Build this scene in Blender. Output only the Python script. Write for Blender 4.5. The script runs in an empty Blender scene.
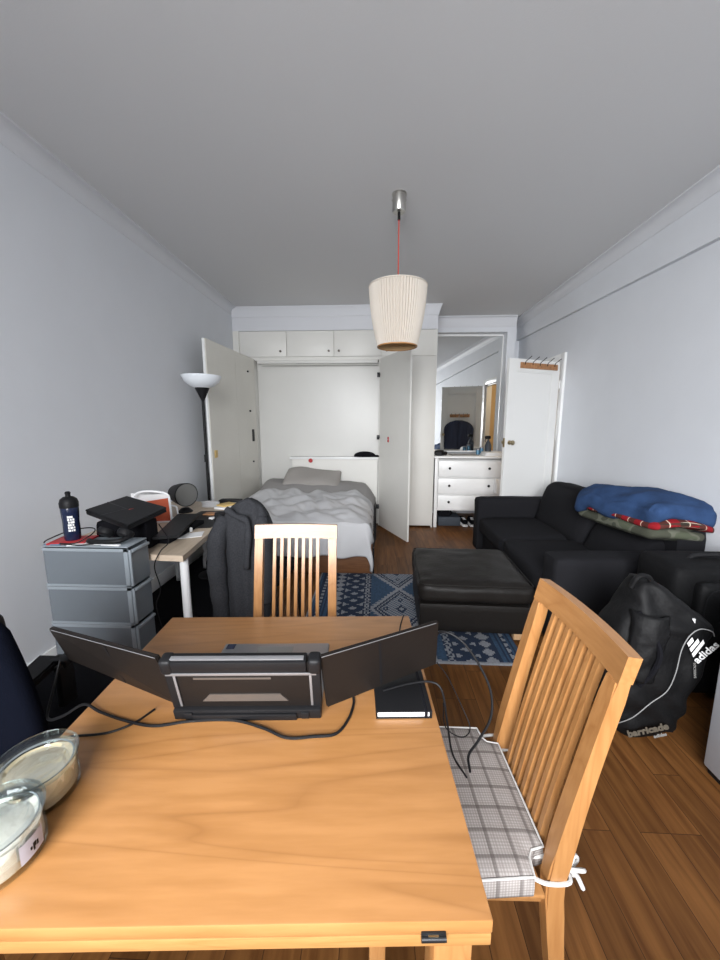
import bpy, bmesh, math, random
from math import sin, cos, pi, radians, sqrt, atan
from mathutils import Vector, Matrix, Euler, noise
random.seed(4)
scn = bpy.context.scene
COL = scn.collection

# ------------------------------------------------------------------ camera
F = 365.0                                   # focal length in pixels of a 720x960 frame
PITCH, YAW, EYE = atan(56 / F), atan(17 / F), 1.45
cd = bpy.data.cameras.new('camera'); cam = bpy.data.objects.new('camera', cd); COL.objects.link(cam)
cd.sensor_fit = 'VERTICAL'; cd.sensor_height = 36.0; cd.lens = F / 960 * 36.0
cd.clip_start = 0.02; cd.clip_end = 100
cam.location = (0, 0, EYE); cam.rotation_euler = (pi / 2 - PITCH, 0, YAW)
scn.camera = cam

# ------------------------------------------------------------------ world, daylight, exposure
scn.view_settings.view_transform = 'Standard'
try: scn.view_settings.look = 'None'
except Exception: pass
scn.view_settings.gamma = 1.0
scn.view_settings.use_curve_mapping = False
scn.view_settings.exposure = 0.0
w = bpy.data.worlds.new('world'); scn.world = w; w.use_nodes = True
bg = w.node_tree.nodes['Background']
bg.inputs[0].default_value = (0.80, 0.90, 1.0, 1); bg.inputs[1].default_value = 1.0

def area(name, loc, rot, sx, sy, power, color):
    l = bpy.data.lights.new(name, 'AREA'); l.shape = 'RECTANGLE'; l.size = sx; l.size_y = sy
    l.energy = power; l.color = color
    o = bpy.data.objects.new(name, l); COL.objects.link(o); o.location = loc; o.rotation_euler = rot
    return o
# daylight entering through the wide window behind the photographer
area('window_daylight', (-0.8, -3.4, 2.55), (radians(80), 0, radians(-12)), 3.6, 2.8, 1090, (0.97, 0.98, 1.0))

# ------------------------------------------------------------------ material helpers
def new_mat(name):
    m = bpy.data.materials.new(name); m.use_nodes = True
    nt = m.node_tree; b = nt.nodes['Principled BSDF']
    return m, nt, b
def rgba(c): return (c[0], c[1], c[2], 1)
def plain(name, c, rough=0.5, metal=0.0, spec=0.5, bump=0.0, bscale=60, vary=0.0, vscale=4, coat=0.0, sheen=0.0, trans=0.0, alpha=1.0, emit=None, es=0, ior=1.45):
    m, nt, b = new_mat(name)
    b.inputs['Base Color'].default_value = rgba(c); b.inputs['Roughness'].default_value = rough
    b.inputs['Metallic'].default_value = metal; b.inputs['Specular IOR Level'].default_value = spec
    b.inputs['Coat Weight'].default_value = coat; b.inputs['Sheen Weight'].default_value = sheen
    b.inputs['Transmission Weight'].default_value = trans; b.inputs['Alpha'].default_value = alpha
    b.inputs['IOR'].default_value = ior
    if emit: b.inputs['Emission Color'].default_value = rgba(emit); b.inputs['Emission Strength'].default_value = es
    tc = nt.nodes.new('ShaderNodeTexCoord')
    if bump:
        n = nt.nodes.new('ShaderNodeTexNoise'); n.inputs['Scale'].default_value = bscale; n.inputs['Detail'].default_value = 4
        nt.links.new(tc.outputs['Object'], n.inputs['Vector'])
        bp = nt.nodes.new('ShaderNodeBump'); bp.inputs['Strength'].default_value = bump; bp.inputs['Distance'].default_value = 0.01
        nt.links.new(n.outputs['Fac'], bp.inputs['Height']); nt.links.new(bp.outputs['Normal'], b.inputs['Normal'])
    if vary:
        n = nt.nodes.new('ShaderNodeTexNoise'); n.inputs['Scale'].default_value = vscale; n.inputs['Detail'].default_value = 5
        nt.links.new(tc.outputs['Object'], n.inputs['Vector'])
        r = nt.nodes.new('ShaderNodeValToRGB')
        r.color_ramp.elements[0].position = 0.3; r.color_ramp.elements[1].position = 0.7
        r.color_ramp.elements[0].color = rgba([max(0, x * (1 - vary)) for x in c])
        r.color_ramp.elements[1].color = rgba([min(1, x * (1 + vary)) for x in c])
        nt.links.new(n.outputs['Fac'], r.inputs['Fac']); nt.links.new(r.outputs['Color'], b.inputs['Base Color'])
    return m
def mth(nt, op, a, b=None, c=None):
    n = nt.nodes.new('ShaderNodeMath'); n.operation = op
    for i, v in enumerate((a, b, c)):
        if v is None: continue
        if isinstance(v, (int, float)): n.inputs[i].default_value = v
        else: nt.links.new(v, n.inputs[i])
    return n.outputs[0]
def mix(nt, f, a, b):
    n = nt.nodes.new('ShaderNodeMix'); n.data_type = 'RGBA'
    for s, v in ((n.inputs['Factor'], f), (n.inputs[6], a), (n.inputs[7], b)):
        if isinstance(v, (int, float)): s.default_value = v
        elif isinstance(v, tuple): s.default_value = rgba(v)
        else: nt.links.new(v, s)
    return n.outputs[2]
def wood(name, dark, mid, light, axis='X', rough=0.4, scale=1.0, coat=0.0, contrast=1.0, rotz=0.0):
    """beech-like grain running along the given object axis, with arched figure"""
    m, nt, b = new_mat(name)
    tc = nt.nodes.new('ShaderNodeTexCoord'); mp = nt.nodes.new('ShaderNodeMapping')
    s = {'X': (0.35, 3.2, 3.2), 'Y': (3.2, 0.35, 3.2), 'Z': (3.2, 3.2, 0.35)}[axis]
    mp.inputs['Scale'].default_value = [v * scale for v in s]; mp.inputs['Rotation'].default_value = (0, 0, rotz)
    nt.links.new(tc.outputs['Object'], mp.inputs['Vector'])
    big = nt.nodes.new('ShaderNodeTexNoise'); big.inputs['Scale'].default_value = 1.3; big.inputs['Detail'].default_value = 2; big.inputs['Distortion'].default_value = 0.6
    nt.links.new(mp.outputs[0], big.inputs['Vector'])
    rings = mth(nt, 'FRACT', mth(nt, 'MULTIPLY', big.outputs['Fac'], 14.0))
    tri = mth(nt, 'ABSOLUTE', mth(nt, 'SUBTRACT', rings, 0.5))
    line = mth(nt, 'POWER', mth(nt, 'MULTIPLY', tri, 2.0), 5.0)
    fine = nt.nodes.new('ShaderNodeTexNoise'); fine.inputs['Scale'].default_value = 18; fine.inputs['Detail'].default_value = 6
    nt.links.new(mp.outputs[0], fine.inputs['Vector'])
    ramp = nt.nodes.new('ShaderNodeValToRGB'); e = ramp.color_ramp.elements
    e[0].position = 0.35; e[1].position = 0.66; e[0].color = rgba(mid); e[1].color = rgba(light)
    nt.links.new(fine.outputs['Fac'], ramp.inputs['Fac'])
    col = mix(nt, mth(nt, 'MULTIPLY', line, 0.42 * contrast), ramp.outputs['Color'], dark)
    nt.links.new(col, b.inputs['Base Color'])
    b.inputs['Roughness'].default_value = rough; b.inputs['Coat Weight'].default_value = coat; b.inputs['Coat Roughness'].default_value = 0.25
    bp = nt.nodes.new('ShaderNodeBump'); bp.inputs['Strength'].default_value = 0.05; bp.inputs['Distance'].default_value = 0.004
    nt.links.new(fine.outputs['Fac'], bp.inputs['Height']); nt.links.new(bp.outputs['Normal'], b.inputs['Normal'])
    return m

M = {}
M['wall'] = plain('wall_paint', (0.68, 0.70, 0.735), 0.75, bump=0.06, bscale=90, vary=0.012)
M['ceiling'] = plain('ceiling_paint', (0.69, 0.69, 0.695), 0.85, bump=0.05, bscale=120)
M['cornice'] = plain('cornice_paint', (0.66, 0.67, 0.70), 0.6)
M['trim'] = plain('white_gloss_trim', (0.80, 0.805, 0.80), 0.3, bump=0.02, bscale=30)
M['cab'] = plain('cream_gloss_paint', (0.74, 0.73, 0.69), 0.42, bump=0.10, bscale=9, vary=0.02, vscale=3)
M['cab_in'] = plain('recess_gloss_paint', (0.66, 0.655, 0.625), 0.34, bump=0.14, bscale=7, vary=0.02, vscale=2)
M['leaf'] = plain('leaf_gloss_paint', (0.69, 0.67, 0.61), 0.22, bump=0.10, bscale=8, vary=0.03, vscale=2)
M['door'] = plain('door_paint', (0.70, 0.70, 0.685), 0.32, bump=0.03, bscale=14)
M['chest'] = plain('chest_white', (0.84, 0.84, 0.83), 0.35)
M['black'] = plain('black_plastic', (0.008, 0.008, 0.009), 0.5, spec=0.25)
M['blackm'] = plain('black_metal', (0.02, 0.02, 0.022), 0.35, metal=0.5)
M['rubber'] = plain('cable_rubber', (0.007, 0.007, 0.008), 0.5, spec=0.25)
M['greycable'] = plain('grey_cable', (0.45, 0.45, 0.46), 0.5)
M['steel'] = plain('brushed_steel', (0.55, 0.54, 0.51), 0.32, metal=1.0)
M['brass'] = plain('aged_brass', (0.48, 0.40, 0.26), 0.3, metal=1.0)
M['silver'] = plain('silver_aluminium', (0.27, 0.27, 0.28), 0.42, metal=0.6)
M['mirror'] = plain('mirror_silvering', (0.86, 0.87, 0.86), 0.015, metal=1.0)
M['table'] = wood('beech_table_top', (0.22, 0.090, 0.024), (0.345, 0.158, 0.050), (0.405, 0.192, 0.066), 'X', 0.36, 1.0, coat=0.15)
M['tedge'] = wood('beech_table_edge', (0.27, 0.115, 0.030), (0.36, 0.172, 0.055), (0.41, 0.205, 0.07), 'X', 0.4, 2.0)
M['chair'] = wood('beech_chair', (0.25, 0.10, 0.028), (0.335, 0.155, 0.052), (0.39, 0.190, 0.068), 'Z', 0.33, 1.6, coat=0.2)
M['desk'] = wood('pale_oak_foil', (0.33, 0.25, 0.18), (0.45, 0.36, 0.27), (0.52, 0.43, 0.33), 'Y', 0.5, 1.4, contrast=0.7)
M['desk_edge'] = plain('desk_edge_band', (0.58, 0.47, 0.36), 0.5)
M['bedwood'] = wood('bed_wood', (0.10, 0.045, 0.02), (0.17, 0.075, 0.035), (0.22, 0.10, 0.045), 'X', 0.45, 1.6)
M['rack'] = plain('hook_rail_wood', (0.33, 0.16, 0.07), 0.5, vary=0.25, vscale=40)
M['duvet'] = plain('duvet_cotton', (0.53, 0.53, 0.54), 0.9, bump=0.05, bscale=200)
M['sheet'] = plain('grey_sheet', (0.30, 0.29, 0.285), 0.9, bump=0.05, bscale=200)
M['pillow'] = plain('taupe_pillow', (0.34, 0.32, 0.30), 0.9, bump=0.05, bscale=200)
M['sofa'] = plain('black_sofa_cover', (0.012, 0.012, 0.014), 0.95, spec=0.15, bump=0.12, bscale=260)
M['leather'] = plain('dark_brown_leather', (0.011, 0.0095, 0.0085), 0.47, spec=0.22, bump=0.18, bscale=45)
M['hoodie'] = plain('charcoal_hoodie_fabric', (0.033, 0.034, 0.038), 0.95, spec=0.1, bump=0.15, bscale=300, vary=0.22, vscale=120)
M['navy'] = plain('navy_mesh_fabric', (0.0035, 0.0045, 0.009), 0.95, spec=0.05, bump=0.2, bscale=400)
M['blackfab'] = plain('black_fabric', (0.007, 0.007, 0.009), 0.95, spec=0.1, bump=0.15, bscale=250)
M['nylon'] = plain('black_nylon', (0.0055, 0.0055, 0.006), 0.6, spec=0.22, bump=0.5, bscale=22)
M['nylon2'] = plain('black_nylon_panel', (0.0055, 0.0055, 0.006), 0.7, spec=0.15, bump=0.15, bscale=90)
M['bottle'] = plain('navy_bottle_plastic', (0.010, 0.016, 0.045), 0.25)
M['white'] = plain('white_print', (0.80, 0.80, 0.80), 0.5)
M['lilac'] = plain('pale_lilac_label', (0.52, 0.50, 0.56), 0.7)
M['ribbon'] = plain('cotton_ribbon', (0.56, 0.55, 0.53), 0.85, spec=0.1)
M['paper'] = plain('white_paper', (0.78, 0.78, 0.78), 0.7)
M['whitem'] = plain('white_metal', (0.82, 0.83, 0.84), 0.3)
M['bluefleece'] = plain('blue_fleece', (0.024, 0.052, 0.125), 0.95, bump=0.3, bscale=50, vary=0.25, vscale=9, spec=0.2)
M['red'] = plain('red_cover', (0.45, 0.03, 0.035), 0.6)
M['orange'] = plain('orange_red_folder', (0.46, 0.085, 0.035), 0.6)
M['yellow'] = plain('yellow_cover', (0.62, 0.43, 0.16), 0.6)
M['speaker'] = plain('grey_speaker_mesh', (0.12, 0.12, 0.115), 0.8, bump=0.2, bscale=500)
M['tag'] = plain('grey_print', (0.22, 0.215, 0.205), 0.6)
M['brown_print'] = plain('bronze_print', (0.10, 0.085, 0.065), 0.6)
M['piping'] = plain('silver_piping', (0.26, 0.26, 0.26), 0.6)
M['darkpanel'] = plain('dark_monitor_shell', (0.010, 0.0078, 0.0068), 0.5, spec=0.25, bump=0.02)
M['inset'] = plain('bronze_grey_inset', (0.14, 0.122, 0.108), 0.4, metal=0.5)
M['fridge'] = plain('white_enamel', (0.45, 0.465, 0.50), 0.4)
M['lampglass'] = plain('opal_lamp_bowl', (0.80, 0.84, 0.88), 0.35)
M['garment'] = plain('navy_garment_bag', (0.012, 0.018, 0.045), 0.6, bump=0.2, bscale=14)
M['box'] = plain('grey_storage_box', (0.045, 0.055, 0.07), 0.7)
M['flour'] = plain('cream_powder', (0.80, 0.66, 0.45), 0.9, bump=0.3, bscale=60)
M['flour2'] = plain('white_powder', (0.85, 0.82, 0.74), 0.9, bump=0.3, bscale=60)
M['bluecan'] = plain('blue_tin', (0.10, 0.22, 0.33), 0.3, metal=0.3)
M['lightwood'] = wood('light_leg_wood', (0.35, 0.2, 0.1), (0.50, 0.31, 0.17), (0.56, 0.36, 0.2), 'Z', 0.5)
M['hallwall'] = plain('hall_paint', (0.72, 0.56, 0.36), 0.8)
M['skin_red'] = plain('red_emblem', (0.5, 0.06, 0.04), 0.4)
M['bulb'] = plain('bulb_glass', (0.9, 0.88, 0.8), 0.3)

def glass_mat(name, tint, ior=1.45, rough=0.0):
    m, nt, b = new_mat(name)
    b.inputs['Base Color'].default_value = rgba(tint); b.inputs['Roughness'].default_value = rough
    b.inputs['Transmission Weight'].default_value = 1.0; b.inputs['IOR'].default_value = ior
    return m
def clear_glass():
    m, nt, b = new_mat('clear_jar_glass')
    out = nt.nodes['Material Output']; t = nt.nodes.new('ShaderNodeBsdfTransparent'); t.inputs[0].default_value = (0.965, 0.98, 0.975, 1)
    g = nt.nodes.new('ShaderNodeBsdfGlossy'); g.inputs['Roughness'].default_value = 0.05; g.inputs[0].default_value = (0.9, 0.95, 0.95, 1)
    lw = nt.nodes.new('ShaderNodeLayerWeight'); lw.inputs[0].default_value = 0.22
    mx = nt.nodes.new('ShaderNodeMixShader'); nt.links.new(mth(nt, 'ADD', mth(nt, 'MULTIPLY', lw.outputs['Fresnel'], 0.5), 0.02), mx.inputs[0])
    nt.links.new(t.outputs[0], mx.inputs[1]); nt.links.new(g.outputs[0], mx.inputs[2]); nt.links.new(mx.outputs[0], out.inputs[0])
    return m
M['glass'] = clear_glass()
def pane_mat():
    m, nt, b = new_mat('window_pane_glass')
    out = nt.nodes['Material Output']; t = nt.nodes.new('ShaderNodeBsdfTransparent'); g = nt.nodes.new('ShaderNodeBsdfGlossy')
    g.inputs['Roughness'].default_value = 0.02; mx = nt.nodes.new('ShaderNodeMixShader'); mx.inputs[0].default_value = 0.06
    nt.links.new(t.outputs[0], mx.inputs[1]); nt.links.new(g.outputs[0], mx.inputs[2]); nt.links.new(mx.outputs[0], out.inputs[0])
    return m
M['pane'] = pane_mat()
def frosted_mat():
    m, nt, b = new_mat('frosted_polypropylene')
    out = nt.nodes['Material Output']
    t = nt.nodes.new('ShaderNodeBsdfTransparent'); t.inputs[0].default_value = (0.80, 0.85, 0.87, 1)
    b.inputs['Base Color'].default_value = (0.19, 0.215, 0.24, 1); b.inputs['Roughness'].default_value = 0.35
    mx = nt.nodes.new('ShaderNodeMixShader'); mx.inputs[0].default_value = 0.72
    nt.links.new(t.outputs[0], mx.inputs[1]); nt.links.new(b.outputs[0], mx.inputs[2]); nt.links.new(mx.outputs[0], out.inputs[0])
    return m
M['frost'] = frosted_mat()
M['frost_rim'] = plain('frosted_rim', (0.27, 0.305, 0.335), 0.35)
def shade_mat():
    m, nt, b = new_mat('pleated_cream_fabric')
    b.inputs['Base Color'].default_value = (0.68, 0.64, 0.575, 1); b.inputs['Roughness'].default_value = 0.85
    b.inputs['Transmission Weight'].default_value = 0.0
    out = nt.nodes['Material Output']; t = nt.nodes.new('ShaderNodeBsdfTranslucent'); t.inputs[0].default_value = (0.80, 0.66, 0.46, 1)
    mx = nt.nodes.new('ShaderNodeMixShader'); mx.inputs[0].default_value = 0.3
    nt.links.new(b.outputs[0], mx.inputs[1]); nt.links.new(t.outputs[0], mx.inputs[2]); nt.links.new(mx.outputs[0], out.inputs[0])
    return m
M['shade'] = shade_mat()
M['shade_in'] = plain('shade_lining', (0.55, 0.36, 0.18), 0.8)

def floor_mat():
    m, nt, b = new_mat('oak_plank_floor')
    tc = nt.nodes.new('ShaderNodeTexCoord'); mp = nt.nodes.new('ShaderNodeMapping'); mp.inputs['Rotation'].default_value = (0, 0, pi / 2)
    nt.links.new(tc.outputs['Object'], mp.inputs['Vector'])
    br = nt.nodes.new('ShaderNodeTexBrick'); br.inputs['Scale'].default_value = 1.0
    br.inputs['Brick Width'].default_value = 0.62; br.inputs['Row Height'].default_value = 0.105
    br.inputs['Mortar Size'].default_value = 0.0012; br.inputs['Mortar Smooth'].default_value = 0.2; br.offset = 0.37; br.offset_frequency = 3
    br.inputs['Color1'].default_value = (0.0, 0.0, 0.0, 1); br.inputs['Color2'].default_value = (1, 1, 1, 1); br.inputs['Mortar'].default_value = (0.5, 0.5, 0.5, 1)
    nt.links.new(mp.outputs[0], br.inputs['Vector'])
    sep = nt.nodes.new('ShaderNodeSeparateColor'); nt.links.new(br.outputs['Color'], sep.inputs[0])
    mp2 = nt.nodes.new('ShaderNodeMapping'); mp2.inputs['Scale'].default_value = (22, 1.6, 1); nt.links.new(tc.outputs['Object'], mp2.inputs['Vector'])
    add = nt.nodes.new('ShaderNodeVectorMath'); add.operation = 'ADD'
    cmb = nt.nodes.new('ShaderNodeCombineXYZ'); nt.links.new(mth(nt, 'MULTIPLY', sep.outputs[0], 40.0), cmb.inputs[0]); nt.links.new(mth(nt, 'MULTIPLY', sep.outputs[0], 17.0), cmb.inputs[1])
    nt.links.new(mp2.outputs[0], add.inputs[0]); nt.links.new(cmb.outputs[0], add.inputs[1])
    n = nt.nodes.new('ShaderNodeTexNoise'); n.inputs['Scale'].default_value = 1.6; n.inputs['Detail'].default_value = 7; n.inputs['Distortion'].default_value = 0.5
    nt.links.new(add.outputs[0], n.inputs['Vector'])
    ramp = nt.nodes.new('ShaderNodeValToRGB'); e = ramp.color_ramp.elements
    e[0].position = 0.3; e[1].position = 0.72; e[0].color = (0.082, 0.031, 0.009, 1); e[1].color = (0.180, 0.077, 0.023, 1)
    nt.links.new(n.outputs['Fac'], ramp.inputs['Fac'])
    tone = mth(nt, 'ADD', mth(nt, 'MULTIPLY', sep.outputs[0], 0.42), 0.80)
    vm = nt.nodes.new('ShaderNodeVectorMath'); vm.operation = 'SCALE'; nt.links.new(ramp.outputs['Color'], vm.inputs[0]); nt.links.new(tone, vm.inputs['Scale'])
    col = mix(nt, br.outputs['Fac'], vm.outputs[0], (0.03, 0.014, 0.007))
    nt.links.new(col, b.inputs['Base Color']); b.inputs['Roughness'].default_value = 0.42; b.inputs['Specular IOR Level'].default_value = 0.16
    bp = nt.nodes.new('ShaderNodeBump'); bp.inputs['Strength'].default_value = 0.12; bp.inputs['Distance'].default_value = 0.003; bp.invert = True
    nt.links.new(br.outputs['Fac'], bp.inputs['Height']); nt.links.new(bp.outputs['Normal'], b.inputs['Normal'])
    return m
M['floor'] = floor_mat()

def plaid_mat(name, base, lines):
    """lines: (frequency per metre, width share, offset, colour, strength) woven in both directions"""
    m, nt, b = new_mat(name)
    tc = nt.nodes.new('ShaderNodeTexCoord'); sp = nt.nodes.new('ShaderNodeSeparateXYZ'); nt.links.new(tc.outputs['Object'], sp.inputs[0])
    sn = nt.nodes.new('ShaderNodeSeparateXYZ'); nt.links.new(tc.outputs['Normal'], sn.inputs[0])
    def pick(k):   # on faces turned along this axis, run the weave up the side instead
        f = mth(nt, 'GREATER_THAN', mth(nt, 'ABSOLUTE', sn.outputs[k]), 0.6)
        return mth(nt, 'ADD', mth(nt, 'MULTIPLY', sp.outputs[k], mth(nt, 'SUBTRACT', 1.0, f)), mth(nt, 'MULTIPLY', sp.outputs[2], f))
    ax, ay = pick(0), pick(1)
    col = base
    for fr, wd, off, c, st in lines:
        for a in (ax, ay):
            f = mth(nt, 'LESS_THAN', mth(nt, 'FRACT', mth(nt, 'ADD', mth(nt, 'MULTIPLY', a, fr), off + 100)), wd)
            col = mix(nt, mth(nt, 'MULTIPLY', f, st), col, c)
    nt.links.new(col, b.inputs['Base Color']); b.inputs['Roughness'].default_value = 0.9; b.inputs['Specular IOR Level'].default_value = 0.1
    return m
M['plaid'] = plaid_mat('plaid_cushion_fabric', (0.40, 0.375, 0.355), [(150, 0.5, 0, (0.22, 0.19, 0.18), 0.45), (19, 0.16, 0.0, (0.09, 0.075, 0.07), 0.6), (38, 0.06, 0.25, (0.20, 0.16, 0.15), 0.35)])
M['tartan'] = plaid_mat('red_tartan_fleece', (0.23, 0.012, 0.017), [(9, 0.42, 0.2, (0.012, 0.030, 0.022), 0.7), (9, 0.05, 0.75, (0.7, 0.65, 0.5), 0.8)])
def camo_mat():
    m, nt, b = new_mat('green_camo_fabric')
    tc = nt.nodes.new('ShaderNodeTexCoord'); n = nt.nodes.new('ShaderNodeTexNoise'); n.inputs['Scale'].default_value = 9; n.inputs['Detail'].default_value = 1
    nt.links.new(tc.outputs['Object'], n.inputs['Vector']); r = nt.nodes.new('ShaderNodeValToRGB'); r.color_ramp.interpolation = 'CONSTANT'
    e = r.color_ramp.elements; e[0].color = (0.045, 0.048, 0.032, 1); e[1].position = 0.5; e[1].color = (0.11, 0.115, 0.085, 1)
    k = e.new(0.60); k.color = (0.07, 0.08, 0.05, 1)
    nt.links.new(n.outputs['Fac'], r.inputs[0]); nt.links.new(r.outputs[0], b.inputs['Base Color']); b.inputs['Roughness'].default_value = 0.9
    return m
M['camo'] = camo_mat()

# ------------------------------------------------------------------ geometry helpers
class B:
    def __init__(s): s.bm = bmesh.new(); s.mi = 0
    def _m(s, faces):
        for f in faces: f.material_index = s.mi
    def box(s, x0, y0, z0, x1, y1, z1, bev=0.0, rot=None, seg=2):
        n0 = set(s.bm.faces)
        r = bmesh.ops.create_cube(s.bm, size=1.0); vs = r['verts']
        c = Vector(((x0 + x1) / 2, (y0 + y1) / 2, (z0 + z1) / 2))
        for v in vs: v.co = Vector((v.co.x * (x1 - x0), v.co.y * (y1 - y0), v.co.z * (z1 - z0)))
        if bev > 0:
            es = list({e for v in vs for e in v.link_edges})
            rr = bmesh.ops.bevel(s.bm, geom=es, offset=bev, segments=seg, profile=0.5, affect='EDGES')
            fs = [f for f in s.bm.faces if f not in n0]; vs = list({v for f in fs for v in f.verts})
        for v in vs:
            if rot is not None: v.co = rot @ v.co
            v.co += c
        s._m([f for f in s.bm.faces if f not in n0]); return s
    def slab(s, quad, t):
        """quad: 4 world points, thickness vector t"""
        a = [s.bm.verts.new(Vector(p)) for p in quad]; b = [s.bm.verts.new(Vector(p) + Vector(t)) for p in quad]
        fs = [s.bm.faces.new(a[::-1]), s.bm.faces.new(b)]
        k = len(quad)
        for i in range(k): fs.append(s.bm.faces.new((a[i], a[(i + 1) % k], b[(i + 1) % k], b[i])))
        s._m(fs); bmesh.ops.recalc_face_normals(s.bm, faces=fs); return s
    def prism(s, poly, axis, a0, a1, bev=0.0):
        """poly: 2-D outline; axis: extrusion axis"""
        def P(p, t): return {'X': (t, p[0], p[1]), 'Y': (p[0], t, p[1]), 'Z': (p[0], p[1], t)}[axis]
        d = {'X': (a1 - a0, 0, 0), 'Y': (0, a1 - a0, 0), 'Z': (0, 0, a1 - a0)}[axis]
        return s.slab([P(p, a0) for p in poly], d)
    def tube(s, pts, r, seg=8, closed=False, caps=True):
        pts = [Vector(p) for p in pts]; n = len(pts); rings = []
        rs = r if isinstance(r, (list, tuple)) else [r] * n
        prev = None
        for i, p in enumerate(pts):
            if closed: t = (pts[(i + 1) % n] - pts[i - 1])
            else: t = pts[min(i + 1, n - 1)] - pts[max(i - 1, 0)]
            t.normalize()
            if prev is None: prev = t.orthogonal().normalized()
            u = (prev - t * prev.dot(t))
            if u.length < 1e-5: u = t.orthogonal()
            u.normalize(); prev = u; v = t.cross(u)
            rings.append([s.bm.verts.new(p + (u * cos(2 * pi * k / seg) + v * sin(2 * pi * k / seg)) * rs[i]) for k in range(seg)])
        fs = []
        for i in range(n if closed else n - 1):
            a, b = rings[i], rings[(i + 1) % n]
            for k in range(seg): fs.append(s.bm.faces.new((a[k], a[(k + 1) % seg], b[(k + 1) % seg], b[k])))
        if caps and not closed: fs.append(s.bm.faces.new(rings[0][::-1])); fs.append(s.bm.faces.new(rings[-1]))
        s._m(fs); return s
    def lathe(s, prof, c=(0, 0, 0), seg=32, wob=None, rot=None):
        """prof: (radius, height) pairs around the z axis"""
        c = Vector(c); rings = []
        for (r, z) in prof:
            if r < 1e-6:
                p = Vector((0, 0, z)); p = rot @ p if rot is not None else p; rings.append([s.bm.verts.new(c + p)]); continue
            ring = []
            for k in range(seg):
                a = 2 * pi * k / seg; q = r * (1 + (wob(k, z) if wob else 0))
                p = Vector((q * cos(a), q * sin(a), z)); p = rot @ p if rot is not None else p
                ring.append(s.bm.verts.new(c + p))
            rings.append(ring)
        fs = []
        for a, b in zip(rings, rings[1:]):
            for k in range(seg):
                k2 = (k + 1) % seg
                if len(a) == 1 and len(b) == 1: continue
                if len(a) == 1: fs.append(s.bm.faces.new((a[0], b[k2], b[k])))
                elif len(b) == 1: fs.append(s.bm.faces.new((a[k], a[k2], b[0])))
                else: fs.append(s.bm.faces.new((a[k], a[k2], b[k2], b[k])))
        s._m(fs); return s
    def cyl(s, p0, p1, r, seg=16): return s.tube([p0, p1], r, seg)
    def rbox(s, c, size, r, n=8, puff=(0, 0, 0), amp=0.0, freq=4.0, rot=None, seed=0, func=None):
        """rounded soft box; puff bulges each face pair, amp adds fabric noise"""
        n0 = set(s.bm.faces); v0 = set(s.bm.verts)
        rr = bmesh.ops.create_cube(s.bm, size=2.0)
        es = list({e for v in rr['verts'] for e in v.link_edges})
        bmesh.ops.subdivide_edges(s.bm, edges=es, cuts=n, use_grid_fill=True)
        hs = Vector(size) / 2; c = Vector(c)
        for v in [v for v in s.bm.verts if v not in v0]:
            u = v.co.copy()
            q = Vector([u[i] * hs[i] for i in range(3)])
            # push samples towards the rims so the rounding is smooth
            for i in range(3): q[i] = hs[i] * (abs(u[i]) ** 0.8) * (1 if u[i] > 0 else -1)
            inn = Vector([max(-hs[i] + r, min(hs[i] - r, q[i])) for i in range(3)])
            d = q - inn
            if d.length > 1e-6:
                # only surface vertices carry an offset
                q = inn + d.normalized() * r
            f = Vector([1 - min(1, abs(u[i])) ** 2 for i in range(3)])
            q.x += puff[0] * f.y * f.z * (1 if u.x > 0 else -1) * (abs(u.x) > 0.98)
            q.y += puff[1] * f.x * f.z * (1 if u.y > 0 else -1) * (abs(u.y) > 0.98)
            q.z += puff[2] * f.x * f.y * (1 if u.z > 0 else -1) * (abs(u.z) > 0.98)
            if func: q = func(q, u)
            if amp:
                k = q * freq + Vector((seed * 3.1, seed * 1.7, 0)); q += Vector((noise.noise(k), noise.noise(k + Vector((9, 3, 1))), noise.noise(k + Vector((2, 7, 5))))) * amp
            if rot is not None: q = rot @ q
            v.co = c + q
        s._m([f for f in s.bm.faces if f not in n0]); return s
    def grid(s, fn, nu, nv, closed_u=False):
        vs = [[s.bm.verts.new(Vector(fn(i / nu, j / nv))) for j in range(nv + 1)] for i in range(nu if closed_u else nu + 1)]
        fs = []; m = len(vs)
        for i in range(nu):
            for j in range(nv):
                a = vs[i][j]; b = vs[(i + 1) % m][j]; c = vs[(i + 1) % m][j + 1]; d = vs[i][j + 1]
                fs.append(s.bm.faces.new((a, b, c, d)))
        s._m(fs); return s

def base_point(bm):
    xs = [v.co for v in bm.verts]
    return Vector(((min(p.x for p in xs) + max(p.x for p in xs)) / 2, (min(p.y for p in xs) + max(p.y for p in xs)) / 2, min(p.z for p in xs)))
def fin(name, b, mats, parent=None, world=False, smooth=True, angle=38, sub=0, label=None, solid=0, recalc=True):
    """one mesh object from a builder. world=True: vertices are room coordinates."""
    if recalc: bmesh.ops.recalc_face_normals(b.bm, faces=b.bm.faces)
    o_off = Vector((0, 0, 0))
    if parent is None:
        o_off = base_point(b.bm); bmesh.ops.translate(b.bm, verts=b.bm.verts, vec=-o_off)
    me = bpy.data.meshes.new(name); b.bm.to_mesh(me); b.bm.free()
    if not isinstance(mats, (list, tuple)): mats = [mats]
    for m in mats: me.materials.append(m if not isinstance(m, str) else M[m])
    if smooth:
        for p in me.polygons: p.use_smooth = True
        try: me.set_sharp_from_angle(angle=radians(angle))
        except Exception: pass
    o = bpy.data.objects.new(name, me); COL.objects.link(o); o.location = o_off
    if parent is not None:
        o.parent = parent
        if world: o.matrix_parent_inverse = full(parent).inverted()
    if sub:
        md = o.modifiers.new('subdivision', 'SUBSURF'); md.levels = sub; md.render_levels = sub
    if solid:
        md = o.modifiers.new('thickness', 'SOLIDIFY'); md.thickness = solid; md.offset = 0
    if label: o['label'] = label
    return o
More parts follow.
